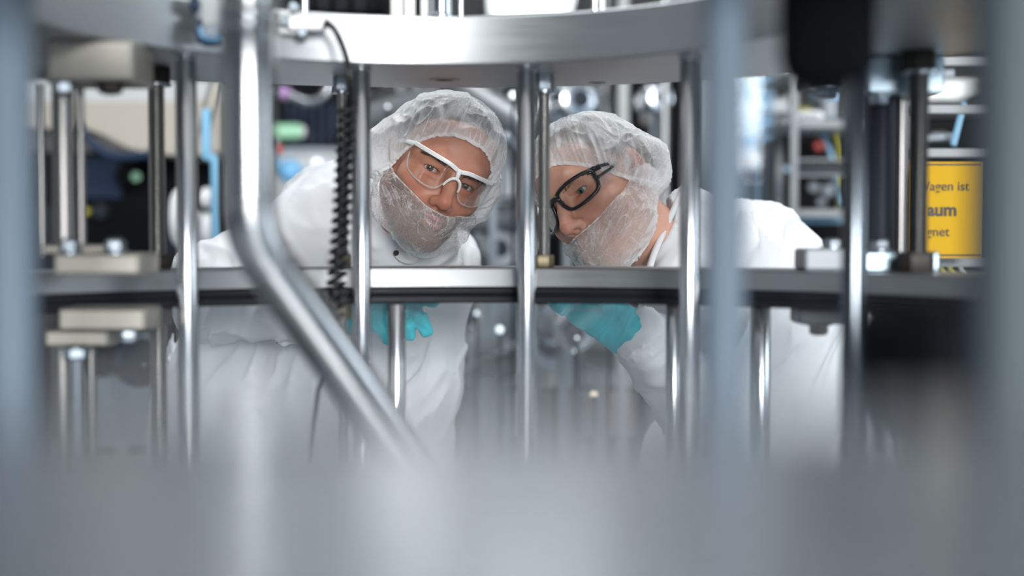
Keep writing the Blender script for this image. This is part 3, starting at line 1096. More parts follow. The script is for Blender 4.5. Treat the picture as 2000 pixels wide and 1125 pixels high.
def skin_material(name, base, lip, beard, beard_amt):
    m, nt, bs, out = mat_new(name)
    at = nt.nodes.new('ShaderNodeAttribute')
    at.attribute_name = 'tint'
    sp = nt.nodes.new('ShaderNodeSeparateColor')
    nt.links.new(at.outputs['Color'], sp.inputs[0])
    tc = node(nt, 'ShaderNodeTexCoord')
    nz = node(nt, 'ShaderNodeTexNoise', Scale=60.0, Detail=5.0)
    nt.links.new(tc.outputs['Object'], nz.inputs['Vector'])
    n2 = node(nt, 'ShaderNodeTexNoise', Scale=1100.0, Detail=2.0)
    nt.links.new(tc.outputs['Object'], n2.inputs['Vector'])

    def mix(fac, a, b):
        x = node(nt, 'ShaderNodeMix')
        x.data_type = 'RGBA'
        nt.links.new(fac, x.inputs[0])
        for sock, v in ((x.inputs[6], a), (x.inputs[7], b)):
            if isinstance(v, tuple):
                sock.default_value = (*v, 1)
            else:
                nt.links.new(v, sock)
        return x.outputs[2]
    c = mix(nz.outputs['Fac'], tuple(q * .86 for q in base), tuple(min(1, q * 1.12) for q in base))
    c = mix(sp.outputs[2], c, tuple((base[0] * 1.02, base[1] * .62, base[2] * .58)))     # ruddy nose, cheeks and ears
    c = mix(sp.outputs[0], c, lip)
    mr = node(nt, 'ShaderNodeMapRange')
    mr.inputs['From Min'].default_value = .38
    mr.inputs['From Max'].default_value = .60
    mr.inputs['To Min'].default_value = .35
    mr.inputs['To Max'].default_value = 1.0
    nt.links.new(n2.outputs['Fac'], mr.inputs['Value'])
    ml = node(nt, 'ShaderNodeMath')
    ml.operation = 'MULTIPLY'
    nt.links.new(sp.outputs[1], ml.inputs[0])
    nt.links.new(mr.outputs['Result'], ml.inputs[1])
    m3 = node(nt, 'ShaderNodeMath')
    m3.operation = 'MULTIPLY'
    m3.inputs[1].default_value = beard_amt
    nt.links.new(ml.outputs[0], m3.inputs[0])
    c = mix(m3.outputs[0], c, beard)
    nt.links.new(c, bs.inputs['Base Color'])
    bs.inputs['Roughness'].default_value = .47
    bs.inputs['Subsurface Weight'].default_value = .18
    bs.inputs['Subsurface Radius'].default_value = (1.0, .35, .18)
    bs.inputs['Subsurface Scale'].default_value = .006
    bp = node(nt, 'ShaderNodeBump', Strength=.25, Distance=.0006)
    nt.links.new(n2.outputs['Fac'], bp.inputs['Height'])
    nt.links.new(bp.outputs['Normal'], bs.inputs['Normal'])
    return m


def net_material(name, thin, lines):
    """thin white non-woven cloth: see-through where single, whiter along its creases and gathers"""
    m, nt, bs, out = mat_new(name)
    nt.nodes.remove(bs)
    tc = node(nt, 'ShaderNodeTexCoord')
    nz = node(nt, 'ShaderNodeTexNoise', Scale=16.0, Detail=3.0)
    nt.links.new(tc.outputs['Object'], nz.inputs['Vector'])
    wv = node(nt, 'ShaderNodeVectorMath')
    wv.operation = 'MULTIPLY_ADD'
    wv.inputs[1].default_value = (.055, .055, .055)
    nt.links.new(nz.outputs['Color'], wv.inputs[0])
    nt.links.new(tc.outputs['Object'], wv.inputs[2])

    def op(kind, a, b):
        x = node(nt, 'ShaderNodeMath')
        x.operation = kind
        for i, v in enumerate((a, b)):
            if isinstance(v, float):
                x.inputs[i].default_value = v
            else:
                nt.links.new(v, x.inputs[i])
        return x.outputs[0]
    def noise(src, scale, detail=2.0, dist=0.0):
        x = node(nt, 'ShaderNodeTexNoise', Scale=scale, Detail=detail, Distortion=dist)
        nt.links.new(src, x.inputs['Vector'])
        return x.outputs['Fac']

    def line(fac, width, strength):
        """a thin line where a noise passes through its middle"""
        d = op('ABSOLUTE', op('SUBTRACT', fac, .5), 0.0)
        mr = node(nt, 'ShaderNodeMapRange')
        mr.interpolation_type = 'SMOOTHSTEP'
        mr.inputs['From Min'].default_value = width
        mr.inputs['From Max'].default_value = 0.0
        mr.inputs['To Max'].default_value = strength
        nt.links.new(d, mr.inputs['Value'])
        return mr.outputs['Result']

    def band(fac, lo, hi):
        mr = node(nt, 'ShaderNodeMapRange')
        mr.interpolation_type = 'SMOOTHSTEP'
        mr.inputs['From Min'].default_value = lo
        mr.inputs['From Max'].default_value = hi
        nt.links.new(fac, mr.inputs['Value'])
        return mr.outputs['Result']
    ga = nt.nodes.new('ShaderNodeAttribute')
    ga.attribute_name = 'gather'
    gw = node(nt, 'ShaderNodeVectorMath')
    gw.operation = 'MULTIPLY_ADD'
    gw.inputs[1].default_value = (.16, .16, .10)
    nt.links.new(nz.outputs['Color'], gw.inputs[0])
    nt.links.new(ga.outputs['Vector'], gw.inputs[2])
    obj_v, gat = wv.outputs[0], gw.outputs[0]
    at = nt.nodes.new('ShaderNodeAttribute')
    at.attribute_name = 'dens'
    fibre = noise(tc.outputs['Object'], 420.0)
    patch = noise(tc.outputs['Object'], 20.0)
    where = band(noise(tc.outputs['Object'], 26.0, 1.0), .36, .60)
    a = op('ADD', thin - .32, op('MULTIPLY', fibre, .30))
    a = op('ADD', a, op('MULTIPLY', patch, .34))
    rad = op('ADD', line(noise(gat, 7.5, 1.0), .016, lines), line(noise(gat, 15.0, 1.0, .3), .022, lines * .6))
    sz = nt.nodes.new('ShaderNodeSeparateXYZ')
    nt.links.new(ga.outputs['Vector'], sz.inputs[0])
    away = band(sz.outputs[2], .10, .28)
    a = op('ADD', a, op('MULTIPLY', away, op('MULTIPLY', rad, op('ADD', .25, op('MULTIPLY', where, .75)))))
    # soft broad folds where the cloth lies double
    a = op('ADD', a, op('MULTIPLY', band(noise(gat, 5.5, 1.0, .4), .54, .60), op('MULTIPLY', away, .22)))
    vo = node(nt, 'ShaderNodeTexVoronoi', Scale=27.0)
    vo.feature = 'DISTANCE_TO_EDGE'
    nt.links.new(obj_v, vo.inputs['Vector'])
    cr = node(nt, 'ShaderNodeMapRange')
    cr.inputs['From Min'].default_value = .035
    cr.inputs['From Max'].default_value = 0.0
    cr.inputs['To Max'].default_value = lines * .45
    nt.links.new(vo.outputs['Distance'], cr.inputs['Value'])
    a = op('ADD', a, op('MULTIPLY', cr.outputs['Result'], op('SUBTRACT', 1.0, where)))
    a = op('ADD', a, at.outputs['Fac'])
    cl = node(nt, 'ShaderNodeClamp')
    cl.inputs['Max'].default_value = .97
    nt.links.new(a, cl.inputs['Value'])
    df = node(nt, 'ShaderNodeBsdfDiffuse', Color=(.95, .96, .97, 1))
    tl = node(nt, 'ShaderNodeBsdfTranslucent', Color=(.95, .96, .97, 1))
    mx = node(nt, 'ShaderNodeMixShader', Fac=.35)
    nt.links.new(df.outputs[0], mx.inputs[1])
    nt.links.new(tl.outputs[0], mx.inputs[2])
    tr = node(nt, 'ShaderNodeBsdfTransparent')
    m2 = node(nt, 'ShaderNodeMixShader')
    nt.links.new(cl.outputs[0], m2.inputs['Fac'])
    nt.links.new(tr.outputs[0], m2.inputs[1])
    nt.links.new(mx.outputs[0], m2.inputs[2])
    nt.links.new(m2.outputs[0], out.inputs['Surface'])
    return m


M['net_cap'] = net_material('white_hairnet_cloth', .60, .36)
M['net_beard'] = net_material('white_beard_cover_cloth', .36, .50)
M['coat'] = solid('white_cleanroom_cloth', (.655, .67, .695), .75, 0, .02, 60.0, (1, 1, 1), .03)
M['trouser'] = solid('white_trouser_cloth', (.72, .74, .77), .75, 0, .02, 60.0)
M['glove'] = solid('teal_nitrile', (.002, .42, .50), .45, 0, .08, 60.0, (1, 1, 1), .15, spec=.3)
M['shoe'] = solid('white_work_shoe', (.75, .76, .77), .5, 0, .03, 30.0)
M['eye_white'] = solid('eye_white', (.55, .51, .49), .12, 0, .04, 90.0)
M['iris_grey'] = solid('iris_grey_brown', (.10, .095, .085), .1, 0, .4, 900.0)
M['iris_teal'] = solid('iris_green_blue', (.08, .22, .22), .1, 0, .4, 900.0)
M['pupil'] = solid('pupil', (.004, .004, .004), .08, 0, .0, 10.0)
M['brow_brown'] = solid('brown_brow_hair', (.085, .055, .040), .6, 0, .3, 160.0)
M['brow_ginger'] = solid('gingery_brow_hair', (.24, .15, .09), .6, 0, .3, 160.0)
M['hair_dark'] = solid('dark_brown_hair', (.035, .026, .020), .55, 0, .5, 160.0, (1, 1, .25), .6)
M['hair_grey'] = solid('greyish_brown_hair', (.11, .085, .065), .55, 0, .5, 160.0, (1, 1, .25), .6)
M['frame_white'] = solid('white_glasses_frame', (.84, .85, .85), .25, 0, .02, 20.0)
M['frame_black'] = solid('black_glasses_frame', (.012, .013, .016), .22, 0, .1, 20.0)
M['button'] = solid('pale_button', (.70, .68, .66), .35, 0, .02, 20.0)


def loop_spline(pts, n):
    pts = np.array(pts, float)
    m = len(pts)
    seg = np.linalg.norm(np.roll(pts, -1, 0) - pts, axis=1)
    cum = np.concatenate([[0], np.cumsum(seg)])
    out = []
    for s in np.linspace(0, cum[-1], n, endpoint=False):
        i = min(int(np.searchsorted(cum, s, side='right')) - 1, m - 1)
        t = (s - cum[i]) / seg[i]
        p0, p1, p2, p3 = pts[i - 1], pts[i], pts[(i + 1) % m], pts[(i + 2) % m]
        out.append(.5 * (2 * p1 + (p2 - p0) * t + (2 * p0 - 5 * p1 + 4 * p2 - p3) * t * t + (3 * p1 - p0 - 3 * p2 + p3) * t ** 3))
    return np.array(out)


def mirror_loop(half):
    """half loop from the front centre (x = 0) round the left side to the back centre"""
    return list(half) + [(-p[0], p[1], p[2]) for p in half[-2:0:-1]]


def cloth_shell(S, centre, pole, hem, nu, nv, offset, dens, frill=None, seed=0, vmax=1.0):
    """a cap of cloth laid over the support field S, from a pole direction out to a hem loop"""
    centre = np.array(centre)
    pole = np.array(pole, float)
    pole /= np.linalg.norm(pole)
    h = loop_spline(hem, nu) - centre
    h /= np.linalg.norm(h, axis=1)[:, None]
    vv = np.linspace(0.02, vmax, nv)
    om = np.arccos(np.clip(h @ pole, -1, 1))
    D = np.empty((nv, nu, 3))
    for j, v in enumerate(vv):
        a, b = np.sin((1 - v) * om) / np.sin(om), np.sin(v * om) / np.sin(om)
        D[j] = pole * a[:, None] + h * b[:, None]
    D /= np.linalg.norm(D, axis=2)[..., None]
    dirs = D.reshape(-1, 3)
    R = np.zeros(len(dirs))
    todo = np.ones(len(dirs), bool)
    for r in np.arange(.19, .015, -.0012):
        f = S.sample(centre + dirs * r)
        hit = todo & (f < 0)
        R[hit] = r
        todo &= ~hit
        if not todo.any():
            break
    V = np.repeat(vv, nu)
    U = np.tile(np.arange(nu) / nu * 2 * PI, nv)
    # relax the support a little so that the cloth spans the hollows
    Rg = R.reshape(nv, nu)
    for _ in range(10):
        sm = (np.roll(Rg, 1, 1) + np.roll(Rg, -1, 1) + Rg * 2) / 4
        sm[1:-1] = (sm[:-2] + sm[2:] + 2 * sm[1:-1]) / 4
        Rg = np.maximum(sm, Rg - .0004)
    base = centre + dirs * Rg.reshape(-1)[:, None]
    off = offset(U, V, base)
    P3 = centre + dirs * (Rg.reshape(-1) + off)[:, None]
    i = np.arange((nv - 1) * nu)
    j, k = i // nu, i % nu
    k2 = (k + 1) % nu
    quads = np.stack([j * nu + k, j * nu + k2, (j + 1) * nu + k2, (j + 1) * nu + k], 1)
    top = centre + pole * np.linalg.norm(P3[:nu] - centre, axis=1).mean()
    tri = [(int(a), int((a + 1) % nu), len(P3)) for a in range(nu)]
    faces = [tuple(int(q) for q in qd) for qd in quads] + tri
    P3 = np.concatenate([P3, top[None]])
    dn = np.concatenate([dens(U, V, base), [0.1]])
    ga = np.stack([np.cos(U), np.sin(U), V * .55], 1)
    ga = np.concatenate([ga, [[0, 0, 0]]])
    return P3, faces, dn, ga


def set_float_attr(o, name, vals):
    a = o.data.attributes.new(name, 'FLOAT', 'POINT')
    a.data.foreach_set('value', np.asarray(vals, F32))


def set_vec_attr(o, name, vals):
    a = o.data.attributes.new(name, 'FLOAT_VECTOR', 'POINT')
    a.data.foreach_set('vector', np.asarray(vals, F32).ravel())


def smooth01(x):
    x = np.clip(x, 0, 1)
    return x * x * (3 - 2 * x)


def gauss(p, c, s):
    d = (p - np.array(c)) / np.array(s)
    return np.exp(-(d * d).sum(1))


def W(prims):
    """(px, py, Y, r) -> point and radius"""
    return P(*prims[:3]), prims[3]


def pcone(a, b, fold=None):
    return cone(P(*a[:3]), P(*b[:3]), a[3], b[3], fold)


def to_np(v):
    return np.array(v, float)


def rot_head(roll, pitch, yaw):
    return (Matrix.Rotation(math.radians(roll), 3, 'Y') @ Matrix.Rotation(math.radians(pitch), 3, 'X') @ Matrix.Rotation(math.radians(yaw), 3, 'Z'))


def build_person(label, ground, Rm, tpos, neck, body_parts, mats, opt):
    root = thing('person', label, 'person', ground)
    R, T = np.array(Rm), np.array(tpos)

    def loc(p):                                      # world -> head frame
        return (np.array(p) - T) @ R

    def wld(v):
        return np.asarray(v) @ R.T + T
    # ---- body: one continuous surface, finely gridded round the head
    prims = [cone((0, .028, -.065), loc(neck), .052, .058)]
    prims += [cone(loc(a), loc(b), ra, rb) for a, b, ra, rb in body_parts]
    lo = np.min([q[1] for q in prims], 0) - .04
    hi = np.max([q[2] for q in prims], 0) + .04
    fine = .0017
    F = Field(axis_grid(lo[0], hi[0], -.094, .094, .011, fine),
              axis_grid(lo[1], hi[1], -.130, .120, .011, fine),
              axis_grid(lo[2], hi[2], -.135, .126, .011, fine))
    skull(F)
    for q in prims[1:]:
        F.add(q, .04, mg=.08)
    F.add(prims[0], .03)
    face(F)
    v, q = F.mesh()
    body = mesh_obj('body', wld(v), q, mats['skin'], root, 180)
    tint = np.zeros((len(v), 4), F32)
    lips = np.maximum(gauss(v, (0, -.104, -.0645), (.019, .02, .0042)), gauss(v, (0, -.102, -.0755), (.017, .02, .0048)))
    tint[:, 0] = smooth01((lips - .25) / .4)
    zz = v[:, 2]
    bm = smooth01((-.046 - zz + .55 * np.maximum(np.abs(v[:, 0]) - .03, 0)) / .014) * smooth01((zz + .150) / .02) * smooth01((.02 - v[:, 1]) / .02) * (1 - tint[:, 0])
    bm *= np.where(v[:, 1] > -.05, smooth01((.03 - v[:, 1]) / .06), 1)
    tint[:, 1] = bm
    rud = .55 * gauss(v, (0, -.115, -.038), (.016, .02, .016)) + .35 * gauss(v, (.042, -.07, -.028), (.018, .03, .016)) + .35 * gauss(v, (-.042, -.07, -.028), (.018, .03, .016)) + .7 * gauss(v, (.082, .014, -.006), (.012, .03, .035)) + .7 * gauss(v, (-.082, .014, -.006), (.012, .03, .035))
    rud += .55 * np.maximum(gauss(v, (.032, -.075, -.008), (.018, .02, .007)), gauss(v, (-.032, -.075, -.008), (.018, .02, .007)))
    tint[:, 2] = rud
    tint[:, 3] = 1
    at = body.data.color_attributes.new('tint', 'FLOAT_COLOR', 'POINT')
    at.data.foreach_set('color', tint.ravel())
    # ---- eyes
    gaze = np.array(opt['gaze'], float)
    gaze /= np.linalg.norm(gaze)
    for s in (-1, 1):
        c = np.array((s * .032, -.0665, 0))
        n, m = 48, 60
        e1 = np.cross(gaze, [0, 0, 1.0])
        e1 /= np.linalg.norm(e1)
        e2 = np.cross(gaze, e1)
        vs_, fs, mi = [], [], []
        for j in range(m + 1):
            t = PI * j / m
            rr = .0124 * (1 + .035 * max(0, 1 - (t / .50) ** 2))
            for i in range(n):
                a = 2 * PI * i / n
                vs_.append(c + rr * (gaze * math.cos(t) + (e1 * math.cos(a) + e2 * math.sin(a)) * math.sin(t)))
        for j in range(m):
            t = PI * (j + .5) / m
            for i in range(n):
                k = (i + 1) % n
                fs.append((j * n + i, j * n + k, (j + 1) * n + k, (j + 1) * n + i))
                mi.append(2 if t < .19 else (1 if t < .47 else 0))
        eo = mesh_obj('eye', wld(np.array(vs_)), fs, [M['eye_white'], mats['iris'], M['pupil']], root, 180)
        eo.data.polygons.foreach_set('material_index', mi)
        eo['label'] = 'eye with a dark pupil'
        # lashes and brow
        mb = MB()
        lid = []
        for k in range(13):
            a = PI * (k / 12)
            x = -math.cos(a) * .0138
            z = math.sin(a) * .0042 - .0004
            y = -math.sqrt(max(.0141 ** 2 - x * x * .9 - z * z, 1e-8)) - .0003
            lid.append(wld(c + np.array((x, y, z))))
        mb.tube(lid, .00065, 6)
        mb.build('eyelashes', mats['hair'], root, 180)
        mb = MB()
        rg = np.random.default_rng(11 + s)
        for k in range(190):
            u = rg.random()
            x = s * (.014 + .040 * u)
            z = .0130 + .0050 * math.sin(u * 2.1) - .006 * max(0, u - .65) + (rg.random() - .5) * .0075 * (1 - .55 * u)
            y0 = -.13
            p = np.array([[x, yy, z] for yy in np.arange(-.112, -.055, .0008)])
            f = F.sample(p)
            hit = np.nonzero(f < 0)[0]
            if not len(hit):
                continue
            b0 = p[hit[0]]
            dirv = np.array((s * (.0035 + .004 * u), -.0012 + .002 * u, .0032 * (1 - 1.3 * u)))
            a_, b_ = b0 - np.array((0, .0002, 0)), b0 + dirv - np.array((0, .0008, 0))
            mb.tube([wld(a_), wld((a_ + b_) / 2 + np.array((0, -.0004, 0))), wld(b_)], [.00028, .00024, .0001], 4)
        mb.build('eyebrow', mats['brow'], root, 180)
    # ---- support for hair, hairnet and beard cover
    S0 = Field(np.arange(-.15, .151, .003), np.arange(-.16, .161, .003), np.arange(-.18, .171, .003))
    skull(S0, ears=False)
    S = Field(*S0.ax)
    S.f = S0.f.copy()
    for s in (-1, 1):
        S.add(ell((s * .080, .018, -.006), (.013, .026, .036)), .03)
    hairline = opt['hairline']
    half = [(0, -.074, hairline), (.040, -.066, hairline - .006), (.062, -.040, hairline - .03), (.074, -.018, .022), (.077, .0, .018), (.077, .024, .022), (.074, .044, -.01), (.060, .070, -.050), (0, .104, -.058)]
    v, fs, dn, ga = cloth_shell(S0, (0, .01, .02), (0, .25, 1), mirror_loop(half), 220, 70,
                            lambda U, V, b: .0012 + .0035 * np.sin(np.minimum(V, 1) * PI) ** .5 + .0022 * (vnoise(b[:, 0] * 240, b[:, 1] * 110, b[:, 2] * 110, 3) - .5) + .003 * (vnoise(b[:, 0] * 50, b[:, 1] * 50, b[:, 2] * 50, 4) - .5),
                            lambda U, V, b: V * 0, seed=1)
    mesh_obj('hair', wld(v), fs, mats['hair'], root, 180)
    # hairnet
    half = opt['cap_hem']
    pf = opt['cap_puff']

    def cap_off(U, V, b):
        side = smooth01((np.abs(b[:, 0]) - .02) / .05)
        back = smooth01((b[:, 1] - .0) / .08)
        low = smooth01((.05 - b[:, 2]) / .08)
        env = np.sin(np.clip(V, 0, 1) * PI * .94) ** .8
        o = .0035 + pf[0] * env + pf[1] * env * side * low + pf[2] * env * back * low
        x, y, z = b[:, 0], b[:, 1], b[:, 2]
        w = vnoise(x * 18, y * 18, z * 18, 31) - .5
        o += .0075 * (ridge(vnoise(x * 20 + w * 2, y * 20, z * 20 + w, 32)) ** 1.5 - .4) * smooth01((1 - V) / .25)
        o += .0035 * (ridge(vnoise(x * 55 + w * 3, y * 55, z * 55, 33)) ** 2 - .35) * smooth01((1.0 - V) / .12)
        pl = vnoise(np.cos(U) * 13, np.sin(U) * 13, V * 2.2, 34)
        o += .0055 * (ridge(pl) ** 1.5 - .4) * smooth01((V - .45) / .35) * smooth01((1.06 - V) / .12)
        fr = V > 1.0
        o = np.where(fr, o * .25 + .0035 + .006 * (vnoise(np.cos(U) * 30, np.sin(U) * 30, V * 10, 35) - .25), o)
        return np.maximum(o, .002)

    def cap_dens(U, V, b):
        d = .40 * smooth01((V - .980) / .015)
        side = smooth01((np.abs(b[:, 0]) - .055) / .03) * smooth01((.045 - b[:, 2]) / .05)
        front = smooth01((b[:, 2] - .055) / .03) * smooth01((.03 - b[:, 1]) / .04)
        return d - .27 * front + opt['side_dens'] * side - opt['ear_clear'] * np.exp(-(((np.abs(b[:, 0]) - .085) / .03) ** 2 + ((b[:, 1] - .012) / .024) ** 2 + ((b[:, 2] + .002) / .028) ** 2)) + .22 * smooth01((b[:, 1] - .02) / .06) * smooth01((.05 - b[:, 2]) / .06)
    v, fs, dn, ga = cloth_shell(S, (0, .012, .012), (0, .35, 1), mirror_loop(half), 340, 150, cap_off, cap_dens, vmax=1.022)
    cap = mesh_obj('hairnet', wld(v), fs, M['net_cap'], root, 180)
    set_float_attr(cap, 'dens', dn)
    set_vec_attr(cap, 'gather', ga)
    cap['label'] = 'see-through white hairnet'
    # beard cover
    half = opt['cover_hem']
    bp_ = opt['cover_puff']

    def cov_off(U, V, b):
        side = smooth01((np.abs(b[:, 0]) - .025) / .035)
        bot = smooth01((-.085 - b[:, 2]) / .03)
        env = np.sin(np.clip(V, 0, 1) * PI * .93) ** .9
        o = .0028 + bp_[0] * env + bp_[1] * env * side + bp_[2] * env * bot
        x, y, z = b[:, 0], b[:, 1], b[:, 2]
        w = vnoise(x * 20, y * 20, z * 20, 41) - .5
        o += .0055 * (ridge(vnoise(x * 26 + w * 2, y * 26, z * 26 + w, 42)) ** 1.5 - .35) * smooth01((1 - V) / .2)
        o += .0028 * (ridge(vnoise(x * 70 + w * 3, y * 70, z * 70, 43)) ** 2 - .35) * smooth01((1 - V) / .1)
        pl = vnoise(np.cos(U) * 15, np.sin(U) * 15, V * 2.0, 44)
        o += .0048 * (ridge(pl) ** 1.5 - .4) * smooth01((V - .35) / .4) * smooth01((1.08 - V) / .12) * (.3 + .7 * np.maximum(side, bot))
        o = np.where(V > 1.0, o * .3 + .003 + .006 * (vnoise(np.cos(U) * 34, np.sin(U) * 34, V * 10, 45) - .25), o)
        return np.maximum(o, .0018)

    def cov_dens(U, V, b):
        d = .42 * smooth01((V - .975) / .02)
        side = smooth01((b[:, 1] + .035) / .035)
        return d - opt['cover_clear'] * (1 - side) + .36 * side + .10 * smooth01((-.10 - b[:, 2]) / .02)
    v, fs, dn, ga = cloth_shell(S, (0, -.028, -.055), (0, -.75, -.55), mirror_loop(half), 320, 130, cov_off, cov_dens, vmax=1.025)
    cov = mesh_obj('beard_cover', wld(v), fs, M['net_beard'], root, 180)
    set_float_attr(cov, 'dens', dn)
    set_vec_attr(cov, 'gather', ga)
    cov['label'] = 'see-through white beard cover'
    return root, wld, F


def coat_mesh(lo, hi, step, prims, cuts=(), k=.03):
    F = Field(np.arange(lo[0], hi[0], step), np.arange(lo[1], hi[1], step), np.arange(lo[2], hi[2], step))
    for q in prims:
        kk = k
        if len(q) == 4:
            kk = q[3]
            q = q[:3]
        F.add(q, kk, mg=.09)
    for q in cuts:
        F.add(q, .01, 's')

    def fine(x, y, z):
        s = -.42 * x - .91 * z                           # folds hang mostly downwards
        u = .91 * x - .42 * z
        w = vnoise(x * 9, y * 9, z * 9, 51) - .5
        a = ridge(vnoise(u * 26 + w * 2.4, y * 15 + w, s * 6, 52)) ** 3 - .3
        b = ridge(vnoise(u * 58 + w * 5, y * 34, s * 10, 53)) ** 3 - .3
        c = vnoise(x * 12, y * 12, z * 12, 54)
        return -(.0125 * a * (.35 + .9 * c) + .0060 * b * c)
    F.displace(fine, .022)
    return F.mesh()


def glove_mesh(chains, extra, step=.0016, wr=None):
    prims = []
    for ch in chains:
        for (a, b) in zip(ch[:-1], ch[1:]):
            prims.append(cone(P(*a[:3]), P(*b[:3]), a[3], b[3]))
    ex = [cone(P(*a[:3]), P(*b[:3]), a[3], b[3]) for a, b in extra]
    allp = prims + ex
    lo = np.min([q[1] for q in allp], 0) - .012
    hi = np.max([q[2] for q in allp], 0) + .012
    F = Field(*[np.arange(l, h, step) for l, h in zip(lo, hi)])
    for q in ex:
        F.add(q, .016, mg=.04)
    for ch in chains:
        G = Field(*F.ax)
        for (a, b) in zip(ch[:-1], ch[1:]):
            G.add(cone(P(*a[:3]), P(*b[:3]), a[3], b[3]), .002, mg=.04)
        h = np.maximum(.0045 - np.abs(F.f - G.f), 0) / .0045
        F.f = np.minimum(F.f, G.f) - h * h * .0045 * .25
    d = np.array(wr, float)
    d /= np.linalg.norm(d)

    def fn(x, y, z):
        s = x * d[0] + y * d[1] + z * d[2]
        w = vnoise(x * 40, y * 40, z * 40, 61)
        return -(.0020 * (ridge(vnoise(s * 105 + w * 2.5, x * 14, y * 14 + z * 14, 62)) ** 1.5 - .4) + .0008 * (vnoise(s * 260 + w * 4, x * 40, y * 40 + z * 40, 63) - .5))
    F.displace(fn, .006)
    return F.mesh()


# ---- the person with white glasses
def legs(hx, hy, hz):
    out, tr, sh = [], [], []
    for s in (-1, 1):
        hip, knee, ank = (hx + s * .095, hy, hz), (hx + s * .12, hy - .02, hz - .40), (hx + s * .13, hy + .02, FLOOR + .09)
        toe = (hx + s * .15, hy - .14, FLOOR + .045)
        out += [(hip, knee, .082, .055), (knee, ank, .055, .036), (ank, toe, .038, .030)]
        tr += [cone(hip, knee, .100, .078, (.006, 14, 12, 71)), cone(knee, (ank[0], ank[1], ank[2] + .02), .078, .068, (.006, 16, 12, 72))]
        sh.append([cone((ank[0], ank[1] + .02, FLOOR + .052), toe, .050, .044), cone(ank, (ank[0], ank[1] + .02, FLOOR + .052), .048, .05)])
    return out, tr, sh


def lower_clothes(root, tr, sh):
    lo = np.min([q[1] for q in tr], 0) - .03
    hi = np.max([q[2] for q in tr], 0) + .03
    F = Field(*[np.arange(l, h, .009) for l, h in zip(lo, hi)])
    for q in tr:
        F.add(q, .02, mg=.06)
    v, f = F.mesh()
    mesh_obj('trousers', v, f, M['trouser'], root, 180)
    for pr in sh:
        lo = np.min([q[1] for q in pr], 0) - .03
        hi = np.max([q[2] for q in pr], 0) + .03
        F = Field(*[np.arange(l, h, .006) for l, h in zip(lo, hi)])
        for q in pr:
            F.add(q, .02, mg=.05)
        F.f = np.maximum(F.f, (FLOOR + .001 - F.ax[2])[None, None, :])
        v, f = F.mesh()
        mesh_obj('shoe', v, f, M['shoe'], root, 60)


def pt(px, py, Y):
    return tuple(P(px, py, Y))


TL = (-.1205, 2.2523, .0984)
RL = rot_head(27.56, .63, 21.48)
neckL = pt(795, 500, 2.37)
hipL = (px_x(600, 2.5), 2.5, px_z(880, 2.5))
leg, trs, shs = legs(*hipL)
bodyL = [(neckL, pt(725, 600, 2.47), .07, .115), (pt(725, 600, 2.47), hipL, .115, .125),
         (pt(730, 520, 2.47), pt(640, 440, 2.44), .06, .055), (pt(640, 440, 2.44), pt(420, 560, 2.32), .050, .040),
         (pt(420, 560, 2.32), pt(415, 596, 2.30), .040, .040), (pt(415, 596, 2.30), pt(690, 612, 2.14), .040, .026), (pt(690, 612, 2.14), pt(770, 622, 2.08), .020, .012),
         (pt(760, 530, 2.48), pt(848, 530, 2.48), .06, .05), (pt(848, 530, 2.48), pt(832, 750, 2.47), .045, .038), (pt(832, 750, 2.47), pt(745, 880, 2.36), .036, .028)] + leg
M['skin_tan'] = skin_material('tanned_skin', (.50, .225, .150), (.42, .150, .125), (.040, .030, .026), 1.0)
M['skin_fair'] = skin_material('fair_freckled_skin', (.64, .345, .255), (.50, .19, .17), (.26, .15, .09), .45)
HEM_CAP = [(0, -.094, .064), (.030, -.090, .061), (.056, -.070, .040), (.070, -.046, .010), (.077, -.024, -.022), (.080, .004, -.044), (.074, .042, -.066), (.050, .082, -.074), (0, .104, -.070)]
HEM_COV = [(0, -.108, -.0555), (.020, -.101, -.0540), (.042, -.080, -.046), (.064, -.048, -.036), (.078, -.012, -.026), (.079, .012, -.045), (.068, .022, -.090), (.036, -.010, -.130), (0, -.035, -.138)]
rootL, wldL, FL = build_person('person in white coat and white framed glasses, head tilted, looking through the rings', (hipL[0], hipL[1], FLOOR), RL, TL, neckL, bodyL,
                               dict(skin=M['skin_tan'], iris=M['iris_grey'], hair=M['hair_dark'], brow=M['brow_brown']),
                               dict(gaze=(-.28, -1, -.02), hairline=.088, cap_hem=HEM_CAP, side_dens=.34, cover_clear=.15, ear_clear=.0, cap_puff=(.009, .026, .008), cover_hem=HEM_COV, cover_puff=(.003, .015, .001)))
lower_clothes(rootL, trs, shs)
FT = (.0055, 7, 20, 81)
FA = (.0042, 26, 9, 82)
prims = [
    (*sph(P(660, 420, 2.46), .083), .03),
    (*pcone((660, 422, 2.46, .083), (606, 446, 2.42, .070)), .03),
    (*pcone((660, 430, 2.47, .080), (850, 522, 2.48, .070), FT), .05),
    (*pcone((735, 560, 2.47, .140), (660, 760, 2.49, .165), FT), .06),
    (*ell(P(592, 850, 2.50), (.270, .15, .30)), .05),
    (*pcone((850, 522, 2.48, .068), (835, 760, 2.47, .054), FA), .03),
    (*pcone((835, 760, 2.47, .056), (750, 880, 2.36, .042), FA), .03),
    (*pcone((606, 446, 2.42, .070), (416, 556, 2.32, .059), FA), .03),
    (*pcone((414, 556, 2.32, .059), (412, 592, 2.30, .057), FA), .03),
    (*pcone((412, 594, 2.30, .056), (662, 614, 2.16, .043), FA), .02),
    (*pcone((800, 505, 2.38, .068), (745, 560, 2.45, .11)), .05),
    (*pcone((772, 520, 2.33, .055), (764, 492, 2.315, .046)), .02),
    (*pcone((796, 508, 2.37, .082), (799, 462, 2.350, .080)), .02),
]
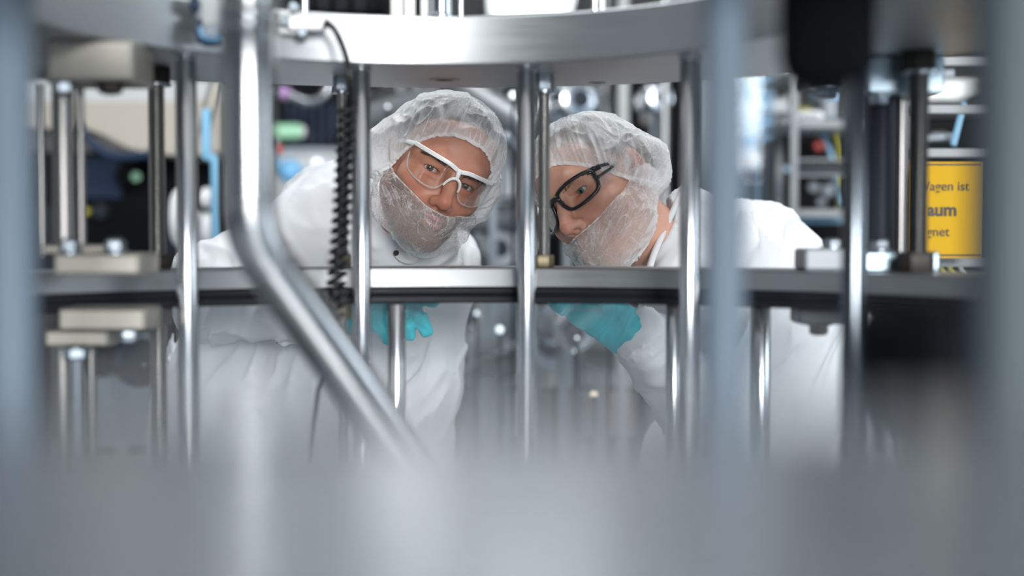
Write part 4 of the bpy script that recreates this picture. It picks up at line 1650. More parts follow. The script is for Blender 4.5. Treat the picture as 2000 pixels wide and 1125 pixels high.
v, f = coat_mesh((-.72, 2.02, -.70), (.02, 2.72, .16), .0048, prims)
coat = mesh_obj('coat', v, f, M['coat'], rootL, 180)
# collar, flap and snap of the coat
mb = MB()
nd = (Vector(neckL) - Vector(TL)).normalized()
c0 = Vector(TL) + nd * .155 + Vector((0, .03, 0))
e1 = nd.orthogonal().normalized()
e2 = nd.cross(e1)
ringp = [c0 + (e1 * math.cos(a) + e2 * math.sin(a)) * (.066 + .003 * math.sin(3 * a)) for a in [2 * PI * k / 48 for k in range(48)]]
mb.tube(ringp, .005, 12, True, (tuple(nd), .016))
mb.build('collar', M['coat'], rootL, 180)
q = P(794, 499, 2.258)
MB().ball(q, (.020, .005, .013), rot=Matrix.Rotation(.3, 3, 'Y')).build('collar_flap', M['button'], rootL, 180)
q = P(774, 494, 2.258)
MB().cyl(q, q + Vector((0, -.006, 0)), .0045, n=20, b=.001).build('snap_button', M['nut_dark'], rootL)
v, f = glove_mesh(
    [[(742, 630, 2.080, .0112), (752, 650, 2.072, .0100), (757, 662, 2.074, .0085)],
     [(762, 624, 2.074, .0115), (773, 648, 2.064, .0102), (777, 664, 2.068, .0086)],
     [(782, 616, 2.072, .0115), (796, 636, 2.060, .0104), (801, 655, 2.066, .0088)],
     [(800, 604, 2.072, .0115), (820, 620, 2.058, .0106), (833, 647, 2.062, .0092)],
     [(742, 594, 2.085, .0130), (800, 583, 2.066, .0112), (846, 588, 2.058, .0090)]],
    [((655, 614, 2.165, .034), (700, 608, 2.130, .029)), ((700, 610, 2.130, .027), (742, 630, 2.082, .0145)), ((700, 608, 2.130, .027), (762, 622, 2.080, .0150)),
     ((700, 606, 2.130, .027), (782, 614, 2.078, .0150)), ((700, 604, 2.130, .026), (800, 602, 2.078, .0140))], wr=(1, 0, -.2))
g = mesh_obj('glove', v, f, M['glove'], rootL, 180)
g['label'] = 'teal rubber glove with hanging fingers'


# glasses, in the frame of the head
def arc_y(x):
    return -.1045 + 7.2 * x * x


def curve_pts(pts, n, closed=False):
    pts = [np.array(p, float) for p in pts]
    out = []
    m = len(pts)
    for i in range(m if closed else m - 1):
        p0, p1, p2, p3 = (pts[i - 1] if (closed or i) else pts[0]), pts[i], pts[(i + 1) % m], (pts[(i + 2) % m] if closed or i + 2 < m else pts[-1])
        for k in range(n):
            t = k / n
            out.append(.5 * (2 * p1 + (p2 - p0) * t + (2 * p0 - 5 * p1 + 4 * p2 - p3) * t * t + (3 * p1 - p0 - 3 * p2 + p3) * t ** 3))
    if not closed:
        out.append(pts[-1])
    return out


def lens_mesh(outline, wld, inset=0.0, dy=0.0):
    """curved sheet with a little thickness inside an x-z outline"""
    o = np.array(outline)
    c = o.mean(0)
    rings = 8
    V = []
    for side in (0, 1):
        for j in range(rings + 1):
            for p in o:
                q = c + (p - c) * (j / rings) * (1 - inset)
                V.append((q[0], arc_y(q[0]) + dy + .0018 * side, q[1]))
    n = len(o)
    F_ = []
    st = (rings + 1) * n
    for side in (0, 1):
        for j in range(rings):
            for i in range(n):
                k = (i + 1) % n
                qd = (side * st + j * n + i, side * st + j * n + k, side * st + (j + 1) * n + k, side * st + (j + 1) * n + i)
                F_.append(qd if side else qd[::-1])
    for i in range(n):
        k = (i + 1) % n
        F_.append((rings * n + i, rings * n + k, st + rings * n + k, st + rings * n + i))
    return wld(np.array(V)), F_


up_l = tuple(np.array(RL) @ np.array((0, 0, 1.0)))
gl = MB().tube([Vector(p) for p in wldL(np.array([(x, arc_y(x) - .0005, .0195 - .004 * math.exp(-(x / .012) ** 2) + .0035 * (abs(x) / .07) ** 2) for x in np.linspace(-.0715, .0715, 61)]))], .0017, 14, False, (up_l, .0033)).build('safety_glasses', M['frame_white'], rootL, 180)
gl['label'] = 'white framed safety glasses with clear lenses'
nose = curve_pts([(-.0130, -.1050, -.0140), (-.0110, -.1085, -.0060), (-.0065, -.1110, .0005), (0, -.1115, .0030), (.0065, -.1110, .0005), (.0110, -.1085, -.0060), (.0130, -.1050, -.0140)], 6)
MB().tube([Vector(p) for p in wldL(np.array(nose))], [.0018 + .0006 * math.sin(PI * i / (len(nose) - 1)) for i in range(len(nose))], 10).build('nose_bridge', M['frame_white'], gl, 180)
MB().tube([Vector(p) for p in wldL(np.array([(0, -.1112, .0030), (0, -.1085, .0085), (0, -.1060, .0160)]))], [.0030, .0034, .0046], 10).build('bridge_stem', M['frame_white'], gl, 180)
for s in (-1, 1):
    ol = curve_pts([(s * .0085, .0165), (s * .0400, .0200), (s * .0690, .0210), (s * .0715, .0050), (s * .0640, -.0165), (s * .0420, -.0260), (s * .0215, -.0235), (s * .0115, -.0060)], 8, True)
    v, f = lens_mesh(ol if s > 0 else ol[::-1], wldL)
    mesh_obj('lens', v, f, M['lens'], gl, 60)
    lower = [p for p in ol if p[1] < .004]
    tmp = curve_pts([(s * .0720, -.0672, .0215), (s * .0790, -.045, .019), (s * .0815, -.015, .012), (s * .0830, .012, .004), (s * .0800, .034, -.012)], 6)
    MB().tube([Vector(p) for p in wldL(np.array(tmp))], .0014, 12, False, (up_l, .0035)).build('temple', M['frame_white'], gl, 180)
    rim = [(p[0], arc_y(p[0]) + .0008, p[1]) for p in ol[int(len(ol) * .36):int(len(ol) * .86)]]
    MB().tube([Vector(p) for p in wldL(np.array(rim))], .0012, 8).build('lens_edge', M['frost'], gl, 180)

# ---- the person with black glasses
TR = (.1373, 2.2124, .0633)
RR = rot_head(-32.34, -13.56, -42.51)
neckR = pt(1335, 520, 2.28)
hipR = (px_x(1470, 2.52), 2.52, px_z(900, 2.52))
leg, trs, shs = legs(*hipR)
bodyR = [(neckR, pt(1412, 590, 2.44), .050, .066), (pt(1412, 590, 2.44), pt(1430, 620, 2.46), .066, .090), (pt(1430, 620, 2.45), hipR, .11, .115),
         (pt(1425, 575, 2.43), pt(1448, 575, 2.385), .05, .042), (pt(1448, 575, 2.385), pt(1390, 815, 2.305), .042, .040),
         (pt(1390, 815, 2.30), pt(1375, 812, 2.28), .042, .040), (pt(1375, 812, 2.28), pt(1236, 650, 2.13), .040, .026), (pt(1236, 650, 2.13), pt(1150, 605, 2.10), .021, .012),
         (pt(1400, 560, 2.46), pt(1400, 600, 2.55), .06, .05), (pt(1400, 600, 2.55), pt(1420, 840, 2.60), .045, .036)] + leg
HEM_CAP_R = [(0, -.095, .058), (.030, -.090, .054), (.056, -.070, .030), (.070, -.046, .004), (.077, -.022, -.018), (.080, .000, -.036), (.078, .040, -.058), (.055, .082, -.074), (0, .106, -.074)]
HEM_COV_R = [(0, -.108, -.0560), (.020, -.101, -.0555), (.042, -.080, -.050), (.064, -.048, -.040), (.078, -.012, -.022), (.080, .016, -.040), (.068, .024, -.090), (.036, -.010, -.132), (0, -.035, -.140)]
rootR, wldR, FR = build_person('person in white coat and black framed glasses, bending down beside the machine', (hipR[0], hipR[1], FLOOR), RR, TR, neckR, bodyR,
                               dict(skin=M['skin_fair'], iris=M['iris_teal'], hair=M['hair_grey'], brow=M['brow_ginger']),
                               dict(gaze=(.05, -1, -.10), hairline=.080, cap_hem=HEM_CAP_R, side_dens=.08, cover_clear=.0, ear_clear=.42, cap_puff=(.009, .014, .022), cover_hem=HEM_COV_R, cover_puff=(.004, .014, .004)))
lower_clothes(rootR, trs, shs)
prims = [
    (*pcone((1356, 396, 2.250, .030), (1310, 548, 2.185, .034)), .015),
    (*pcone((1392, 452, 2.34, .055), (1440, 540, 2.42, .125)), .04),
    (*pcone((1378, 484, 2.325, .064), (1420, 570, 2.40, .125)), .04),
    (*pcone((1348, 540, 2.245, .050), (1402, 585, 2.33, .085)), .03),
    (*sph(P(1445, 545, 2.42), .128), .03),
    (*pcone((1386, 455, 2.27, .050), (1440, 545, 2.33, .085)), .03),
    (*sph(P(1500, 582, 2.45), .133), .04),
    (*ell(P(1466, 770, 2.50), (.160, .14, .33)), .05),
    (*sph(P(1350, 605, 2.38), .082), .05),
    (*pcone((1440, 560, 2.37, .072), (1385, 818, 2.30, .070), FA), .03),
    (*pcone((1377, 812, 2.28, .066), (1256, 664, 2.135, .045), FA), .015),
    (*pcone((1410, 600, 2.55, .07), (1430, 850, 2.60, .055), FA), .03),
]
v, f = coat_mesh((.10, 2.02, -.80), (.70, 2.76, .12), .0048, prims)
mesh_obj('coat', v, f, M['coat'], rootR, 180)
col_pts = curve_pts([pt(1342, 362, 2.240), pt(1327, 388, 2.222), pt(1309, 424, 2.203), pt(1289, 468, 2.182), pt(1272, 512, 2.163), pt(1262, 560, 2.158)], 8)
MB().tube([Vector(p) for p in col_pts], .0052, 12).build('collar', M['coat'], rootR, 180)
v, f = glove_mesh(
    [[(1128, 566, 2.085, .0120), (1098, 552, 2.070, .0105), (1084, 566, 2.062, .0088)],
     [(1120, 580, 2.088, .0122), (1090, 572, 2.070, .0106), (1083, 590, 2.066, .0090)],
     [(1118, 595, 2.094, .0120), (1094, 590, 2.076, .0104), (1091, 600, 2.072, .0090)],
     [(1124, 607, 2.102, .0115), (1104, 602, 2.088, .0098), (1099, 606, 2.082, .0084)],
     [(1190, 600, 2.105, .0150), (1150, 568, 2.075, .0120), (1118, 548, 2.062, .0098)]],
    [((1262, 678, 2.138, .028), (1232, 650, 2.130, .0315)), ((1232, 650, 2.130, .030), (1128, 570, 2.092, .0160)), ((1232, 650, 2.130, .030), (1120, 583, 2.094, .0165)),
     ((1232, 652, 2.130, .030), (1120, 597, 2.098, .0165)), ((1230, 654, 2.130, .029), (1128, 610, 2.104, .0150))], wr=(-.8, 0, .5))
g = mesh_obj('glove', v, f, M['glove'], rootR, 180)
g['label'] = 'teal rubber glove reaching under the ring'

up_r = tuple(np.array(RR) @ np.array((0, 0, 1.0)))
mb = MB()
OUT = [(.0092, .0095), (.0200, .0160), (.0440, .0178), (.0625, .0150), (.0668, .0040), (.0625, -.0150), (.0455, -.0215), (.0230, -.0205), (.0125, -.0100)]
rims = {}
for s in (-1, 1):
    ol = curve_pts([(s * p[0], p[1]) for p in OUT], 8, True)
    rims[s] = ol
    mb.tube([Vector(p) for p in wldR(np.array([(p[0], arc_y(p[0]), p[1]) for p in ol]))], .0025, 12, True, (tuple(np.array(RR) @ np.array((0, -1.0, 0))), .0028))
    cor = curve_pts([(s * .0615, arc_y(.0615) - .0004, .0145), (s * .0665, arc_y(.0660) + .0005, .0130), (s * .0740, -.0600, .0125)], 6)
    mb.tube([Vector(p) for p in wldR(np.array(cor))], .0020, 12, False, (up_r, .0045))
br = curve_pts([(-.0115, arc_y(.0115), .0060), (-.005, -.1085, .0085), (.005, -.1085, .0085), (.0115, arc_y(.0115), .0060)], 6)
mb.tube([Vector(p) for p in wldR(np.array(br))], .0022, 12, False, (up_r, .0040))
gr = mb.build('safety_glasses', M['frame_black'], rootR, 180)
gr['label'] = 'black framed safety glasses with clear side shields'
for s in (-1, 1):
    v, f = lens_mesh(rims[s] if s > 0 else rims[s][::-1], wldR, .02)
    mesh_obj('lens', v, f, M['lens'], gr, 60)
    for z0, z1 in ((.0150, .0095), (-.0010, .0070)):
        tmp = curve_pts([(s * .0690, arc_y(.0675), z0), (s * .0748, -.052, z0 * .6 + z1 * .4), (s * .0765, -.040, z0 * .25 + z1 * .75), (s * .0768, -.028, z1)], 6)
        MB().tube([Vector(p) for p in wldR(np.array(tmp))], .0016, 12, False, (up_r, .0026)).build('temple', M['frame_black'], gr, 180)
    # clear side shield between lens edge and temple
    g0 = []
    n1, n2 = 10, 8
    for i in range(n1 + 1):
        a = i / n1
        for j in range(n2 + 1):
            b = j / n2
            zt_, zb_ = .016 - .002 * a, -.020 + .014 * a
            g0.append((s * (.0665 + .0130 * a + .001 * math.sin(b * PI)), arc_y(.0655) + .0385 * a, zb_ + (zt_ - zb_) * b))
    fs = [(i * (n2 + 1) + j, (i + 1) * (n2 + 1) + j, (i + 1) * (n2 + 1) + j + 1, i * (n2 + 1) + j + 1) for i in range(n1) for j in range(n2)]
    mesh_obj('side_shield', wldR(np.array(g0)), fs, M['shield'], gr, 180)
    nb = curve_pts([(s * .0118, -.1010, .0000), (s * .0110, -.1040, -.0080), (s * .0135, -.0990, -.0150)], 6)
    MB().tube([Vector(p) for p in wldR(np.array(nb))], .0018, 10).build('nose_pad', M['shield'], gr, 180)


# ------------------------------------------------------------------ the hall behind, out of focus
def bx(x0, y0, x1, y1, Y, depth):
    a, b = P(x0, y1, Y), P(x1, y0, Y)
    return ((a.x + b.x) / 2, Y + depth / 2, (a.z + b.z) / 2), (b.x - a.x, depth, b.z - a.z)


def cab(name, label, cat, x0, y0, x1, y1, Y, depth, mat, group=None, part_name='body', b=.01, feet=None):
    c, s = bx(x0, y0, x1, y1, Y, depth)
    t = thing(name, label, cat, (c[0], c[1], FLOOR if feet else c[2] - s[2] / 2), group)
    MB().rbox(c, s, b).build(part_name, M[mat], t)
    if feet:
        zb = c[2] - s[2] / 2
        for sx in (-1, 1):
            for sy in (-1, 1):
                MB().box((c[0] + sx * (s[0] / 2 - .03), c[1] + sy * (s[1] / 2 - .03), (FLOOR + zb) / 2), (.05, .05, zb - FLOOR)).build('leg', M[feet], t)
    return t, c, s


def panel(t, name, x0, y0, x1, y1, Y, mat, th=.012, b=.003):
    c, s = bx(x0, y0, x1, y1, Y - th, th)
    return MB().rbox(c, s, b).build(name, M[mat], t)


def knob(t, name, px, py, Y, rpx, mat, L=.03):
    q = P(px, py, Y)
    r = rpx / FPX * Y
    return MB().cyl(q + Vector((0, -L, 0)), q, r, n=28, b=r * .15).build(name, M[mat], t)


# beside the guide column at the left
Y = 4.3
t, c, s = cab('machine_cabinet', 'black machine cabinet with a dark blue panel below the cream duct', 'cabinet', -60, 296, 436, 900, Y, .6, 'black', feet='charcoal')
panel(t, 'blue_panel', 160, 306, 236, 388, Y, 'darkblue')
panel(t, 'side_panel', 300, 380, 345, 520, Y, 'charcoal')
panel(t, 'grey_panel', -40, 400, 150, 540, Y, 'charcoal')
panel(t, 'lower_panel', 160, 650, 300, 880, Y, 'grey')
k = knob(t, 'camera_lens', 264, 345, Y, 22, 'black', .10)
knob(k, 'lens_glass', 266, 345, Y - .10, 9, 'green', .004)
knob(t, 'gauge', 205, 412, Y, 16, 'charcoal', .06)
knob(t, 'yellow_knob', 174, 413, Y, 6, 'yellow', .03)
Y = 3.9
t = thing('ventilation_duct', 'wide cream ventilation duct above the black cabinet', 'duct', tuple(P(300, 250, Y)))
poly = [(-60, 200), (436, 196), (436, 296), (360, 303), (300, 300), (250, 288), (200, 262), (168, 250), (100, 250), (-60, 246)]
MB().prism([P(x, y, Y) for x, y in poly[::-1]], (0, .33, 0)).build('duct_body', M['cream'], t, sharp=45)
poly = [(-60, 160), (436, 158), (436, 196), (-60, 200)]
MB().prism([P(x, y, Y + .06) for x, y in poly[::-1]], (0, .27, 0)).build('duct_cover', M['lightgrey'], t)
pts = curve_pts([tuple(P(x, y, Y - .05)) for x, y in ((150, 240), (172, 272), (205, 298), (245, 306), (300, 300))], 8)
o = MB().tube([Vector(p) for p in pts], .012, 12).build('curved_hose', M['darkblue'], sharp=180)
tag(o, 'dark blue hose curving along the lower edge of the cream duct', 'hose')
Y = 3.5
t = thing('round_vessel', 'white round vessel between the threaded rod and the bent pipe', 'vessel', tuple(P(372, 480, Y)))
MB().ball(P(350, 425, Y), (.026, .05, .072)).build('vessel_shell', M['white'], t, 180)
MB().ball(P(404, 386, Y + .05), (.020, .03, .026)).build('vessel_cap', M['white'], t, 180)
MB().ball(P(404, 448, Y + .05), (.018, .03, .040)).build('vessel_cap', M['white'], t, 180)
MB().cyl(P(350, 425, Y) + Vector((0, .03, 0)), P(404, 425, Y + .05) + Vector((0, .03, 0)), .016).build('vessel_neck', M['lightgrey'], t)
MB().cyl(P(372, 425, Y) + Vector((0, .05, 0)), (P(372, 425, Y).x, Y + .05, FLOOR), .02).build('vessel_stand', M['grey'], t)
Y = 3.4
t = thing('angled_conduit', 'pale blue angled conduit beside the bent pipe', 'conduit', tuple(P(412, 470, Y)))
for a, b in (((403, 215), (403, 308)), ((403, 304), (424, 312)), ((421, 308), (421, 900))):
    p0, p1 = P(*a, Y), P(*b, Y)
    dv = (p1 - p0)
    rotm = dv.to_track_quat('Z', 'Y').to_matrix()
    MB().rbox((p0 + p1) / 2, (.017, .02, dv.length + .006), .002, rotm).build('conduit_length', M['paleblue'], t)
p0, p1 = P(396, 260, 3.88), P(425, 160, 3.88)
o = MB().cyl(p0, p1, .018).build('sloping_strut', M['block'])
tag(o, 'brownish strut sloping up behind the pale blue conduit', 'strut')

# between the bent pipe and the coiled cable
Y = 5.0
t, c, s = cab('equipment_rack', 'black equipment rack with slats behind the coiled cable', 'rack', 440, 60, 745, 296, Y, .55, 'black')
for k in range(7):
    panel(t, 'slat', 560 + k * 18, 200, 570 + k * 18, 285, Y, 'darkblue', .02)
MB().box((c[0], c[1], (FLOOR + c[2] - s[2] / 2) / 2), (.5, .4, c[2] - s[2] / 2 - FLOOR)).build('rack_base', M['charcoal'], t)
Y = 4.5
t = thing('green_canister', 'pale green canister lying in front of the black rack', 'canister', tuple(P(560, 272, Y)))
MB().cyl(P(520, 257, Y), P(590, 257, Y), .024, n=32, b=.006).build('canister_body', M['green'], t)
MB().cyl(P(588, 257, Y), P(596, 257, Y), .016, n=32, b=.003).build('canister_cap', M['white'], t)
MB().cyl(P(540, 268, Y) , P(540, 290, Y), .008).build('canister_foot', M['grey'], t)
pts = curve_pts([tuple(P(x, y, Y)) for x, y in ((500, 176), (560, 184), (600, 198), (630, 190), (646, 160), (650, 110))] + [tuple(P(652, 70, 4.62)), tuple(P(652, 14, 4.86))], 8)
t = thing('metal_hose', 'silvery bent hose with a violet fitting in front of the black rack', 'hose', tuple(P(600, 190, Y)))
MB().tube([Vector(p) for p in pts], .013, 14).build('hose_body', M['chrome'], t, 180)
MB().cyl(P(543, 178, Y), P(566, 184, Y), .020, n=28, b=.003).build('violet_fitting', M['violet'], t)
Y = 4.35
t, c, s = cab('control_console', 'grey control console with a blue dome light behind the white shoulder', 'console', 448, 288, 720, 900, Y, .5, 'lightgrey')
panel(t, 'top_edge', 448, 288, 720, 300, Y, 'grey')
MB().ball(P(566, 334, Y - .01), (.040, .03, .036)).build('dome_light', M['blue'], t, 180)
MB().ball(P(538, 322, Y - .01), (.014, .02, .030)).build('dome_light', M['paleblue'], t, 180)
knob(t, 'stop_button', 545, 292, Y, 8, 'red', .03)
knob(t, 'console_glow', 620, 318, Y, 7, 'glow_cold', .02)  # glowing button added as a bright spot


# vacuum chambers: flanged steel vessels on their stands
def vacuum_chamber(px, py, Y, r, tilt, L, label, mat='chrome', lit=None, stand=True, dark='charcoal'):
    """a flanged cylinder pointing towards the lens, with a bolted cover, a side port and a stand"""
    c = P(px, py, Y)
    t = thing('vacuum_chamber', label, 'vacuum chamber', (c.x, c.y, FLOOR), 'steel vacuum vessels in the hall behind')
    ax = Vector((math.sin(tilt[0]) * math.cos(tilt[1]), -math.cos(tilt[0]) * math.cos(tilt[1]), math.sin(tilt[1])))
    a, b = c - ax * L / 2, c + ax * L / 2
    MB().cyl(a, b, r, n=36).build('vessel_tube', M[mat], t, 50)
    for q, sg in ((b, 1), (a, -1)):
        mb = MB()
        mb.lathe([(r * .7, 0), (r * 1.32, .0), (r * 1.34, .004), (r * 1.34, r * .28), (r * 1.30, r * .30), (r * .72, r * .30)] if sg > 0 else [(r * .7, 0), (r * 1.32, 0), (r * 1.34, -.004), (r * 1.34, -r * .28), (r * 1.30, -r * .30), (r * .72, -r * .30)], q, ax, 40)
        e1 = ax.orthogonal().normalized()
        e2 = ax.cross(e1)
        for k in range(10):
            an = 2 * PI * k / 10
            p = q + (e1 * math.cos(an) + e2 * math.sin(an)) * r * 1.15 + ax * sg * r * .30
            mb.hexa(p, p + ax * sg * r * .14, r * .10)
        mb.build('bolted_flange', M[mat], t)
    mb = MB()
    mb.lathe([(r * .70, 0), (r * .70, .004), (r * .3, .006)], b + ax * r * .29, ax, 32)
    mb.build('cover_plate', M[dark], t)
    side = (ax.cross(Vector((0, 0, 1)))).normalized()
    up = side.cross(ax).normalized()
    d = (up + side * .35).normalized()
    mb = MB()
    mb.cyl(c, c + d * r * 1.7, r * .34, n=24)
    mb.cyl(c + d * r * 1.6, c + d * r * 1.85, r * .52, n=24, b=.002)
    mb.build('side_port', M[mat], t)
    if lit:
        p = b + ax * r * .34 + up * r * .2
        MB().ball(p, r * .22, 16, 10).build('glow_spot', M[lit], t, 180)  # glowing ball added on the cover as a bright spot
    if stand:
        MB().cyl((c.x, c.y, FLOOR), c, r * .30, n=20).build('stand', M['grey'], t)
    return t


VC = [
    (822, 196, 4.2, .045, (1.25, .25), .36, 'long bright steel vessel just above the tilted hairnet, under the ring', 'alu', None),
    (962, 205, 3.7, .040, (1.1, -.55), .26, 'bright vessel slanting down beside the hairnet of the tilted head', 'alu', None),
    (985, 262, 4.6, .055, (.5, .1), .24, 'flanged vessel beside the hairnet, half behind the rod between the faces', 'chrome', None),
    (972, 425, 4.4, .060, (.9, .1), .30, 'flanged vessel level with the beard cover of the tilted head', 'chrome', 'glow_cold'),
    (948, 500, 3.9, .035, (.4, .2), .20, 'small vessel just above the lower ring between both people', 'alu', None),
    (1108, 200, 4.4, .042, (.3, .0), .22, 'flanged vessel above the hairnet of the person in dark glasses, beside the threaded rod', 'chrome', None),
    (1140, 182, 4.8, .034, (-.4, .1), .20, 'smaller vessel tucked under the ring above the person in dark glasses', 'alu', None),
    (1276, 196, 4.6, .030, (.1, .0), .20, 'small vessel with a lit cover above the back of the hairnet', 'chrome', 'glow_cold'),
    (740, 236, 4.4, .036, (.8, .0), .24, 'flanged vessel beside the rod behind the coiled cable', 'chrome', None),
    (765, 190, 4.75, .050, (.6, .2), .28, 'dull flanged vessel under the ring beside the coiled cable', 'alu', None),
    (1040, 650, 4.1, .060, (.3, -.1), .30, 'big vessel seen through the chamber glass beside the white coat edge', 'grey', None),
    (1098, 640, 3.5, .038, (.2, .0), .22, 'vessel seen through the chamber glass under the gloved wrist', 'chrome', None),
    (1170, 690, 4.6, .050, (-.7, .1), .30, 'vessel seen through the chamber glass beside the hanging sleeve cuff', 'alu', None),
    (936, 700, 3.5, .045, (-.4, .1), .26, 'vessel low behind the chamber glass beside the coat of the tilted person', 'alu', None),
    (235, 700, 3.8, .05, (.6, .0), .3, 'dark vessel seen through the dusty glass beside the wide column foot', 'charcoal', None),
    (1480, 212, 3.9, .022, (1.2, .1), .16, 'small bright fitting behind the clear panel beside the rack', 'white', None),
]
for v_ in VC:
    vacuum_chamber(v_[0], v_[1], v_[2], v_[3], v_[4], v_[5], v_[6], v_[7], v_[8])

# dark rows of equipment behind the people
Y = 5.7
t, c, s = cab('equipment_rack', 'tall black rack behind the hairnet of the tilted head', 'rack', 700, 120, 905, 900, Y, .6, 'black')
panel(t, 'grey_panel', 716, 250, 800, 330, Y, 'grey')
panel(t, 'blue_panel', 730, 345, 770, 400, Y, 'blue')
t, c, s = cab('equipment_rack', 'dark grey rack behind the rod between the two faces', 'rack', 915, 200, 1062, 1000, Y - .2, .6, 'charcoal')
panel(t, 'steel_panel', 925, 330, 1010, 400, Y - .2, 'alu')
panel(t, 'grey_panel', 930, 420, 1050, 520, Y - .2, 'grey')
panel(t, 'light_panel', 930, 560, 1040, 700, Y - .2, 'lightgrey')
t, c, s = cab('equipment_rack', 'wide black rack above the hairnet of the person in dark glasses', 'rack', 1070, 120, 1345, 560, Y, .6, 'black')
panel(t, 'blue_panel', 1085, 205, 1160, 230, Y, 'darkblue')
panel(t, 'grey_panel', 1190, 180, 1205, 300, Y, 'charcoal')
panel(t, 'cream_panel', 1255, 175, 1270, 240, Y, 'cream')
MB().box((c[0], c[1], (FLOOR + c[2] - s[2] / 2) / 2), (.4, .4, c[2] - s[2] / 2 - FLOOR)).build('rack_base', M['charcoal'], t)
t, c, s = cab('work_bench', 'long pale work bench seen through the chamber glass below the gloved wrist', 'bench', 900, 720, 1330, 760, 4.95, .4, 'lightgrey', part_name='bench_top', feet='grey')
panel(t, 'drawer_front', 1130, 765, 1240, 860, 4.95, 'cream')
panel(t, 'drawer_front', 930, 765, 1040, 860, 4.95, 'lightgrey')
t, c, s = cab('supply_cabinet', 'grey blue cabinet behind the vessels, below the level of the seal', 'cabinet', 1062, 565, 1345, 715, 6.5, .5, 'grey')
panel(t, 'door', 1070, 580, 1160, 705, 6.5, 'darkblue')
panel(t, 'door', 1170, 580, 1260, 705, 6.5, 'lightgrey')
MB().box((c[0], c[1], (FLOOR + c[2] - s[2] / 2) / 2), (s[0] * .9, .4, c[2] - s[2] / 2 - FLOOR)).build('cabinet_base', M['charcoal'], t)
for px, Y, r, mat, label in ((1180, 5.45, .014, 'alu', 'thin pale upright above the hairnet of the person in dark glasses'),
                             (1216, 4.4, .018, 'lightgrey', 'thick pale upright standing before the middle of the wide black rack'),
                             (1297, 4.2, .014, 'alu', 'upright beside the back of the hairnet that leans over the collar')):
    o = MB().cyl((px_x(px, Y), Y, FLOOR), (px_x(px, Y), Y, CEIL), r, n=24).build('equipment_upright', M[mat], sharp=60)
    tag(o, label, 'upright', 'steel uprights in the hall behind')

# glowing balls added to show as soft discs of light
for px, py, Y, r, mat, label in ((976, 644, 3.2, .0085, 'glow_cold', 'bright round lamp glowing through the chamber glass, the biggest of the soft discs'),
                                 (1190, 622, 3.2, .008, 'glow_cold', 'round lamp glowing just under the seal next to the teal glove'),
                                 (1127, 660, 3.1, .0035, 'glow_cold', 'tiny lamp, upper of two above each other behind the glass'),
                                 (1124, 686, 3.2, .0045, 'glow_cold', 'tiny lamp, lower of two above each other behind the glass'),
                                 (931, 612, 3.3, .005, 'glow_cold', 'faint lamp beside the edge of the white coat'),
                                 (1160, 772, 3.3, .007, 'glow_warm', 'warm lamp low behind the glass above the bench'),
                                 (1060, 478, 4.7, .006, 'glow_cold', 'small lamp between the faces just above the lower ring'),
                                 (1002, 186, 3.3, .008, 'glow_cold', 'small lamp under the ring beside the rod between the faces'),
                                 (757, 208, 3.5, .004, 'glow_cold', 'small lamp under the ring beside the tilted hairnet')):
    q = P(px, py, Y)
    t = thing('glow_ball', label, 'lamp', (q.x, q.y, FLOOR), 'small lamps on the machines')
    MB().ball(q, r, 20, 12).build('glow_body', M[mat], t, 180)
    MB().cyl(q + Vector((0, r * .6, 0)), q + Vector((0, r * 2.2, 0)), r * 1.15, n=20).build('glow_holder', M['grey'], t)
    MB().cyl((q.x, q.y + r * 2, FLOOR), (q.x, q.y + r * 2, q.z), .004, n=10).build('glow_stem', M['charcoal'], t)

# things seen above the upper ring
Y = 4.8
t, c, s = cab('ceiling_tray', 'black cable tray under the ceiling above the ring', 'cable tray', 560, -60, 745, 24, Y, .5, 'black')
MB().cyl((c[0], c[1], c[2]), (c[0], c[1], CEIL), .02, n=16).build('tray_hanger', M['grey'], t)
for k in range(4):
    panel(t, 'tray_rib', 590 + k * 36, -50, 600 + k * 36, 22, Y, 'charcoal')
t, c, s = cab('ceiling_tray', 'dark cable tray behind the posts on the ring', 'cable tray', 790, -80, 850, 26, Y + .1, .5, 'black')
MB().cyl((c[0], c[1], c[2]), (c[0], c[1], CEIL), .02, n=16).build('tray_hanger', M['grey'], t)
t, c, s = cab('ceiling_duct', 'cream duct under the ceiling behind the ring tubes', 'duct', 890, -200, 1330, 40, 13.0, .8, 'cream')

# the aluminium rack behind the white shoulder
Y = 3.6
x0, x1 = 1548, 1745
t = thing('shelf_rack', 'aluminium shelf rack behind the dark rod, beside the white shoulder', 'rack', (px_x(1600, Y), Y, FLOOR))
for px, yy, w in ((1549, Y, .020), (1740, Y, .020), (1520, Y + .45, .020), (1700, Y + .45, .020)):
    MB().rbox((px_x(px, yy), yy, (FLOOR + 1.2) / 2), (w, w, 1.2 - FLOOR), .002).build('post', M['alu_dull'], t)
for py, h in ((146, .012), (242, .014), (416, .014)):
    z = px_z(py, Y)
    MB().rbox((px_x((x0 + x1) / 2, Y), Y + .02, z), (px_x(x1, Y) - px_x(x0, Y), .018, h * 1.5), .002).build('front_rail', M['alu_dull'], t)
    MB().rbox((px_x((x0 + x1) / 2, Y) - .02, Y + .23, z + .006), (px_x(x1, Y) - px_x(x0, Y), .42, .006), .001).build('shelf_board', M['lightgrey'], t)
for py in (250, 330, 430):
    z = px_z(py, Y + .45)
    MB().rbox((px_x(1610, Y + .45), Y + .45, z), (px_x(1700, Y) - px_x(1520, Y), .016, .016), .002).build('back_rail', M['paleblue'], t)
MB().rbox((px_x((x0 + x1) / 2, Y), Y + .02, px_z(328, Y)), (px_x(x1, Y) - px_x(x0, Y) - .02, .012, .030), .002).build('drawer_front', M['charcoal'], t)
